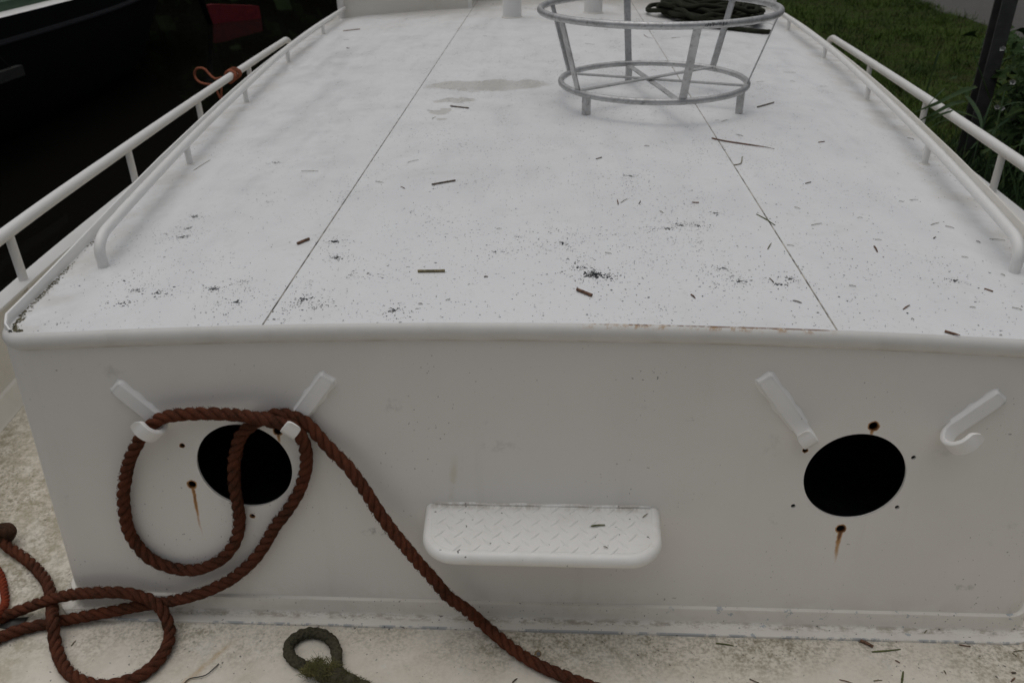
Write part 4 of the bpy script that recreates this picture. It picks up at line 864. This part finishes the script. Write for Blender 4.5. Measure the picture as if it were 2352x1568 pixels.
for i, (kind, surf, P) in enumerate(DEBRIS):
    L = (Vector(P[-1]) - Vector(P[0])).length
    if kind == 'reed_brown': o = stalk(P, .0036 if L < .06 else .0026, M['reed_brown'], 'reed_piece')
    elif kind == 'reed_dark': o = stalk(P, .0027, M['reed_dark'], 'reed_piece')
    elif kind == 'reed_green': o = stalk(P, .0032, M['reed_green'], 'reed_piece')
    elif kind == 'twig': o = stalk(P, .0026, M['reed_brown'], 'twig', droop=1)
    elif kind == 'bent': o = stalk(P, .0016, M['reed_green'], 'twig')
    elif kind == 'grass': o = blade(P, .0042, M['grassbit'], 'grass_blade')
    elif kind == 'straw': o = blade(P, .0021, M['straw'], 'straw_clipping')
    elif i % 3 == 1: o = stalk(P, rd.uniform(.0010, .0017), M['reed_brown'] if i % 2 else M['reed_dark'], 'leaf_scrap')
    else: o = blade(P, rd.uniform(.0024, .0046), M['reed_brown'] if i % 3 else M['reed_dark'], 'leaf_scrap')
    place = {'roof': 'the white cabin roof', 'deck': 'the stained foredeck', 'step': 'the tread of the boarding step', 'flange': 'the plinth flange'}[surf]
    if kind == 'straw' and surf == 'step':
        tag(o, ['tiny straw clipping near the front edge of the step tread', 'straw clipping at the back right corner of the step tread'][si], LAB[kind]); si += 1
    elif kind == 'grass' and surf == 'deck':
        tag(o, ['long folded green grass blade on the deck below the right round opening', 'green grass blade at the very bottom edge of the deck, pointing up', 'short green grass blade on the deck right of the step'][gi], LAB[kind]); gi += 1
    elif i in UL: tag(o, UL[i], LAB[kind])
    else:
        adj = {'straw': 'thin dry straw clipping lying on ', 'brown': 'small brown leaf scrap lying on ', 'grass': 'green grass blade lying on ', 'reed_brown': 'reddish-brown reed piece lying on '}[kind]
        tag(o, adj + place, LAB[kind], ('straw clippings' if kind == 'straw' else 'leaf scraps' if kind == 'brown' else 'grass blades' if kind == 'grass' else 'reed pieces') + ' on ' + place)
V, F = tube(crom(WIRE, .004), .0013, 6); o = mesh('bent_wire', V, F, M['wire'], None, True); tag(o, 'thin bent black wire on the deck left of the green rope', 'wire')
c0 = [Vector(p) for p in LEAF]; ctr = sum(c0, Vector()) / 5
o = mesh('dead_leaf', [ctr + Vector((0, 0, .006))] + c0 + [p - Vector((0, 0, .0008)) for p in c0], [(0, 1, 2), (0, 2, 3), (0, 3, 4), (0, 4, 5), (0, 5, 1), (10, 9, 8, 7, 6)], M['leafdark']); tag(o, 'black dead leaf under the ropes at the left edge', 'leaf')
# snail
g = G('snail_shell', .45); q = g.obj(); lx, ly, lz = g.xyz(q); rad_ = g.ma('SQRT', g.ma('ADD', g.mul(lx, lx), g.mul(ly, ly)))
g.col(g.mix(g.map(rad_, .003, .006), (.10, .10, .105), (.19, .13, .05))); M['shell'] = g.m
b = MB(); pts, rr_ = [], []
for i in range(60):
    a = i / 59 * 2.6 * 2 * math.pi; q = .0008 + .0052 * (i / 59); pts.append((q * math.cos(a), q * math.sin(a), .0045 - .0032 * (i / 59) ** 1.3)); rr_.append(.0007 + .0027 * (i / 59))
V, F = tube(pts, rr_, 10); o = mesh('snail', V, F, M['shell'], None, True); o.location = Vector(SNAIL) + Vector((.003, .004, .012)); o.rotation_euler = (R(38), R(8), 0)
tag(o, 'small brown snail shell sitting against the rope on the deck', 'snail')

# ---------------------------------------------------------------- neighbouring black boat
nb = empty('black_boat', (-7.6, 9, WZ)); tag(nb, 'black hulled boat moored across the water on the left', 'boat')
HX = [(-6, -6.4), (-3, -5.75), (2, -5.55), (6, -5.55), (9, -5.6), (10.5, -5.75), (12, -6.05), (13.2, -6.45), (14.2, -6.95), (15.0, -7.6)]
def NX(y): return sm(y, HX)
prf = [(0, .50), (.01, .40), (.02, .30), (.005, .285), (-.03, .280), (-.032, .255), (.008, .248), (.03, .1), (.10, -.15), (.26, -.5), (.52, -.82), (.9, -1.2)]
rows = []
for i in range(64):
    y_ = -6 + 21 * i / 63; cnt = max(0, (y_ - 11.0) / 4); rise = .10 * max(0, (y_ - 8) / 7) ** 2
    rows.append([(NX(y_) - o_ - (cnt * .75 * max(0, (.5 - z_) / 1.3) ** 1.1 * (1.4)), y_, z_ + rise + (cnt ** 1.3 * .55 * max(0, (.25 - z_)))) for o_, z_ in prf])
V, F = grid(rows); mesh('hull', V, F, M['hull'], nb, True, 50)
st_r = [r[4:7] for r in rows]
b = MB(); b.grid([[(p[0] + .004, p[1], p[2] + .003) for p in r] for r in st_r]); b.build('rubbing_strake', M['strake'], nb, True)
dk_ = []; sd_ = []; gs = []; gt = []
for i in range(44):
    y_ = -6 + 20 * i / 43; x_ = NX(y_); rise = .10 * max(0, (y_ - 8) / 7) ** 2
    dk_.append([(x_, y_, .50 + rise), (x_ - .035, y_, .512 + rise), (x_ - .20, y_, .512 + rise)])
    gs.append([(x_ - .20, y_, .512 + rise), (x_ - .205, y_, .60 + rise), (x_ - .24, y_, .62 + rise), (x_ - .30, y_, .62 + rise)])
    gt.append([(x_ - .30, y_, .62 + rise), (x_ - .31, y_, .95 + rise), (x_ - .6, y_, 1.0 + rise), (x_ - 3.4, y_, 1.0 + rise)])
V, F = grid(dk_); mesh('gunwale', V, F, M['white'], nb, True, 40)
V, F = grid(gs); mesh('green_coaming', V, F, M['greenp'], nb, True, 40)
V, F = grid(gt); mesh('white_cabin_side', V, F, M['white'], nb, True, 40)
b = MB(); A0, A1 = Vector((-7.0, 15.8, 0)), Vector((-6.17, 16.63, 0)); dd = (A1 - A0).normalized(); nn = Vector((-dd.y, dd.x, 0)) * .035
ro_ = [(A0, -1.2), (A1, -1.2), (A1 - dd * .03, -.56), (A1 - dd * .1, -.545), (A0 + dd * .16, -.43), (A0 + dd * .05, -.44)]
V = [Vector((p.x, p.y, z_)) + nn for p, z_ in ro_] + [Vector((p.x, p.y, z_)) - nn for p, z_ in ro_]; n = 6
b.add(V, [tuple(range(n)), tuple(reversed(range(n, 2 * n)))] + [(i, i + n, (i + 1) % n + n, (i + 1) % n) for i in range(n)]); b.build('rudder', M['red'], nb)['label'] = 'red painted rudder blade'
b = MB(); q = A0 + dd * .06; b.tube([(q.x, q.y, -.9), (q.x - .1, q.y - .1, -.2), (q.x - .2, q.y - .25, .5)], .06, 10); b.build('rudder_stock', M['hull'], nb, True)
# plank fender hung on a line
pe = Vector((-5.45, 6.55, .02)); fp = empty('fender_plank', pe); tag(fp, 'grey wooden fender plank hanging on a line against the black hull', 'fender')
b = MB(); b.box(-5.50, -5.43, 5.6, 6.95, -.045, .055); b.build('plank', M['wood'], fp)
b = MB(); b.tube([(-5.465, 6.8, .05), (-5.50, 6.62, .28), (-5.56, 6.5, .51)], .007, 6); b.build('line', M['wire'], fp, True)

# ---------------------------------------------------------------- bank: grass, reeds, posts
def m_leaf(name, c1, c2, c3):
    g = G(name, .65, spec=.12); n = g.noise(1.5, 4, .6); n2 = g.noise(14, 3, .6)
    c = g.mix(g.map(n, .35, .65), c1, c2); c = g.mix(g.mul(g.map(n2, .5, .7), .7), c, c3); g.col(c)
    g.b.inputs['Transmission Weight'].default_value = 0; g.b.inputs['Subsurface Weight'].default_value = 0
    return g.m
M['grass'] = m_leaf('grass', (.066, .112, .016), (.030, .058, .011), (.088, .082, .026))
M['reedleaf'] = m_leaf('reed_leaf', (.035, .062, .022), (.026, .05, .022), (.06, .085, .022))
M['bind'] = m_leaf('bindweed_leaf', (.03, .06, .016), (.022, .045, .012), (.05, .08, .02))
rg = random.Random(17); b = MB()
def gblade(x_, y_, z_, h, w_, lean=1.0):
    a = rg.uniform(0, 6.28); dx, dy = math.cos(a), math.sin(a); l = h * rg.uniform(.2, .9) * lean; sx_, sy_ = -dy * w_, dx * w_
    b.add([(x_ - sx_, y_ - sy_, z_), (x_ + sx_, y_ + sy_, z_), (x_ + dx * l * .4 + sx_ * .7, y_ + dy * l * .4 + sy_ * .7, z_ + h * .65), (x_ + dx * l, y_ + dy * l, z_ + h), (x_ + dx * l * .4 - sx_ * .7, y_ + dy * l * .4 - sy_ * .7, z_ + h * .65)], [(0, 1, 2, 4), (4, 2, 3)])
n = 0
while n < 115000:
    x_ = rg.uniform(2.35, 6.5); y_ = 2.2 + 16 * rg.random() ** 1.35
    edge = 6.28 + .06 * math.sin(y_ * 2.3) + .04 * math.sin(y_ * 5.7 + 1)
    if x_ > edge + rg.gauss(0, .05): continue
    tuft = .5 + .25 * math.sin(x_ * 2.7 + math.sin(y_ * 1.9) * 2) * math.sin(y_ * 2.2 + math.sin(x_ * 2.4)) + .25 * math.sin(x_ * 7.3 + 2 * math.sin(y_ * 5.1)) * math.sin(y_ * 6.1 + 2 * math.sin(x_ * 4.7))
    if rg.random() > .35 + .65 * tuft: continue
    near = max(0, 1 - (x_ - 2.5) / .9); h = rg.uniform(.02, .08) * (.4 + 1.7 * tuft * tuft) * (2.4 if rg.random() < .09 else 1) + near * rg.uniform(.02, .16)
    gblade(x_, y_, bz(x_, y_) - .01, h, .002 + .0006 * (y_ / 4), 1.5); n += 1
o = b.build('bank_grass', M['grass']); tag(o, 'mown green grass covering the canal bank', 'grass', kind='stuff')

def post(x_, y_, w_, d_, z1, label):
    """H-section steel post: two flanges and a web"""
    p = empty('steel_post', (x_, y_, -.9)); tag(p, label, 'post')
    for sx_ in (-1, 1):
        b = MB(); b.box(x_ - w_ / 2, x_ + w_ / 2, y_ + sx_ * d_ / 2 - .005, y_ + sx_ * d_ / 2 + .005, -.9, z1); b.build('flange', M['iron'], p)
    b = MB(); b.box(x_ - .005, x_ + .005, y_ - d_ / 2 + .0052, y_ + d_ / 2 - .0052, -.9, z1 - .001); b.build('web', M['iron'], p)
post(2.83, 4.13, .092, .10, 1.75, 'dark steel mooring post standing in the reeds, nearest the boat')
post(3.72, 5.33, .05, .06, 1.4, 'thin dark steel post farther back at the right edge')

def leafribbon(b, base, tip, w_, sag=.15, n=9, twist=0):
    base, tip = Vector(base), Vector(tip); d = tip - base; hz = Vector((d.x, d.y, 0)); rows = []
    for i in range(n):
        k = i / (n - 1); p = base.lerp(tip, k) + Vector((0, 0, sag * d.length * math.sin(math.pi * k) ** 1)); 
        t = d.normalized(); sd = t.cross(Vector((math.sin(twist), .2, 1))).normalized(); ww = w_ * .5 * (math.sin(math.pi * min(1, .12 + .88 * k)) ** .7 + .02)
        nn_ = sd.cross(t).normalized()
        rows.append([p - sd * ww + nn_ * ww * .25, p, p + sd * ww + nn_ * ww * .25])
    b.grid(rows)
def reed(x_, y_, h, nl, label, seed, leaves=()):
    q = random.Random(seed); r0 = empty('reed_plant', (x_, y_, -.75)); tag(r0, label, 'reed', 'reeds growing beside the boat')
    b = MB(); lx, ly = q.uniform(-.12, .12), q.uniform(-.12, .12); b.tube([(x_, y_, -.85), (x_ + lx * .4, y_ + ly * .4, -.85 + h * .5), (x_ + lx, y_ + ly, -.85 + h)], [.006, .005, .002], 6); b.build('stem', M['reedleaf'], r0, True)
    for k in range(nl):
        t = .35 + .62 * k / max(1, nl - 1); bs = Vector((x_ + lx * t, y_ + ly * t, -.85 + h * t)); a = q.uniform(0, 6.28); L = q.uniform(.28, .5)
        tp = bs + Vector((math.cos(a) * L * .8, math.sin(a) * L * .8, q.uniform(-.05, .3)))
        b = MB(); leafribbon(b, bs, tp, q.uniform(.014, .024), q.uniform(.1, .3), twist=q.uniform(-1, 1)); b.build('leaf', M['reedleaf'], r0, True)
    for bs, tp, w_, sag in leaves:
        b = MB(); leafribbon(b, bs, tp, w_, sag); b.build('leaf', M['reedleaf'], r0, True)
k = 30
for (x_, y_) in ((2.42, 2.5), (2.55, 2.2), (2.38, 2.1), (2.62, 2.75), (2.48, 3.3), (2.7, 3.1), (2.45, 1.8), (2.75, 2.4), (2.6, 3.6), (2.5, 4.1), (2.85, 2.0), (2.62, 1.6), (2.9, 2.8), (3.0, 3.4)):
    k += 1; reed(x_, y_, random.Random(k).uniform(1.0, 1.45), 6, 'green reed stalk among the reeds right of the guard rail', k)
def ribbon(b, P, w_, nrm):
    Q = crom(P, .02); rows = []; n = len(Q)
    for i, q_ in enumerate(Q):
        t = (Q[min(i + 1, n - 1)] - Q[max(i - 1, 0)]).normalized(); sd = t.cross(nrm).normalized(); k_ = i / (n - 1); ww = w_ * .5 * max(.03, math.sin(math.pi * min(1, .22 + .78 * k_)) ** .6); up_ = sd.cross(t)
        rows.append([q_ - sd * ww + up_ * ww * .3, q_, q_ + sd * ww + up_ * ww * .3])
    b.grid(rows)
over = empty('reed_plant', (2.36, 2.9, -.75)); tag(over, 'reed bending its long leaves over the right guard rail', 'reed', 'reeds growing beside the boat')
b = MB(); b.tube([(2.36, 2.9, -.85), (2.38, 2.95, 0), (2.37, 2.98, .62)], [.007, .006, .004], 6); b.build('stem', M['reedleaf'], over, True)
for P_, w_ in RIBBONS + RIBBONS2:
    b = MB(); ribbon(b, P_, w_, Vector((-.25, -.75, .6))); b.build('leaf', M['reedleaf'], over, True)
qw = random.Random(41); b = MB()
for i in range(2400):
    x_, y_ = qw.uniform(2.22, 2.95), qw.uniform(1.3, 4.4); hh = qw.uniform(.6, 1.32) * (1 - .22 * (y_ - 1.3) / 3); a = qw.uniform(0, 6.28); L_ = qw.uniform(.1, .45)
    p0 = Vector((x_, y_, -.9)); p2 = p0 + Vector((math.cos(a) * L_, math.sin(a) * L_, hh)); p1 = p0.lerp(p2, .55) + Vector((-math.cos(a) * L_ * .25, -math.sin(a) * L_ * .25, .08))
    if p2.x < 2.12: continue
    ribbon(b, [p0, p1, p2], qw.uniform(.008, .02), Vector((qw.gauss(-.3, .4), -.8, .4)))
o = b.build('waterside_weeds', M['reedleaf']); tag(o, 'tangle of dark green blades along the water edge', 'weeds', kind='stuff')
# low bank-side weeds: one bindweed plant with white flowers
bw_ = empty('bindweed', (3.0, 3.9, -.4)); tag(bw_, 'leafy bindweed with white flowers climbing beside the steel post', 'bindweed')
q = random.Random(77); b = MB(); 
FL = [(2.80, 3.842, .326), (2.83, 3.845, .318), (2.8, 3.734, .501), (2.8, 3.944, .66), (2.85, 3.80, .69)]
for i in range(2600):
    c0 = Vector((q.gauss(3.2, .24), q.gauss(3.75, .42), q.uniform(-.45, .72))); 
    if c0.x < 2.88: continue
    s_ = q.uniform(.035, .075); a = q.uniform(0, 6.28); up_ = Vector((q.gauss(-.2, .5), q.gauss(-.3, .5), 1)).normalized(); t = Vector((math.cos(a), math.sin(a), q.uniform(-.5, .1))); t = (t - up_ * t.dot(up_)).normalized(); sd = up_.cross(t)
    b.add([c0, c0 + (t * -.25 + sd * .62) * s_, c0 + (t * .45 + sd * .42) * s_ + up_ * .1 * s_, c0 + t * 1.5 * s_ - up_ * .2 * s_, c0 + (t * .45 - sd * .42) * s_ + up_ * .1 * s_, c0 + (t * -.25 - sd * .62) * s_], [(0, 1, 2, 3), (0, 3, 4, 5)])
o = b.build('leaves', M['bind'], bw_); tag(o, kind='stuff')
b = MB()
for i in range(16):
    c0 = Vector((q.uniform(2.85, 3.3), q.uniform(3.3, 4.2), -.5)); b.tube([c0, c0 + Vector((q.gauss(0, .08), q.gauss(0, .08), .55)), c0 + Vector((q.gauss(0, .15), q.gauss(0, .15), 1.15))], .003, 5)
o = b.build('stems', M['bind'], bw_, True); tag(o, kind='stuff')
M['petal'] = plain('white_petal', (.5, .51, .5), .7, var=.35, scale=60)
for f in FL:
    c0 = Vector(f); ax = Vector((-.5 + q.uniform(-.3, .3), -.75, .35)).normalized(); u = ax.orthogonal().normalized(); v = ax.cross(u); rows = []
    for k_ in range(5):
        t = k_ / 4; r_ = .003 + .0125 * t ** 1.6; rows.append([c0 + ax * (.028 * t) + (u * math.cos(a) + v * math.sin(a)) * r_ * (1 + .16 * math.sin(5 * a + c0.x * 90) * t + .1 * math.sin(2 * a + c0.z * 70) * t) for a in [2 * math.pi * j / 15 for j in range(15)]])
    V, F = grid(rows, True); mesh('flower', V, F, M['petal'], bw_, True)

# far bank with trees, mirrored in the dark water
b = MB(); q = random.Random(3)
for i in range(34000):
    t = q.random(); cx_ = -40 + 44 * t + q.gauss(0, .8); cy_ = 27 + 6 * math.sin(t * 9) * .3 + q.gauss(0, 1.2); top = 8.5 + 1.6 * math.sin(t * 21) + math.sin(t * 47); z_ = -.6 + (top + .6) * q.random() ** .8
    if cx_ > 2.0: continue
    s_ = q.uniform(.2, .42); n_ = Vector((q.gauss(0, 1), q.gauss(-.6, 1), q.gauss(.4, 1))).normalized(); u = n_.orthogonal().normalized(); v = n_.cross(u); c0 = Vector((cx_, cy_, z_))
    b.add([c0 + u * s_, c0 + v * s_ * .7, c0 - u * s_, c0 - v * s_ * .7], [(0, 1, 2, 3)])
rows = [[(-42 + 1.2 * k_, 28.6 + .5 * math.sin(k_ * 1.3) + zz_ * .05, -.6 + zz_ * (1 + .12 * math.sin(k_ * .9) + .08 * math.sin(k_ * 2.3))) for k_ in range(37)] for zz_ in (0, 2, 4, 6, 7.4)]
b.grid(rows)  # solid sheet added behind the leaves to block sky gaps in the reflection
o = b.build('far_trees', M['bind']); tag(o, 'dark trees on the far bank, seen mirrored in the water', 'trees', kind='stuff')
V, F = grid([[(-60, 25.6, -1.0), (-60, 26.4, -.5), (-60, 60, -.4)], [(1.9, 25.6, -1.0), (1.9, 26.4, -.5), (1.9, 60, -.4)]]); o = mesh('far_bank', V, F, M['soil']); tag(o, 'far canal bank', kind='structure')
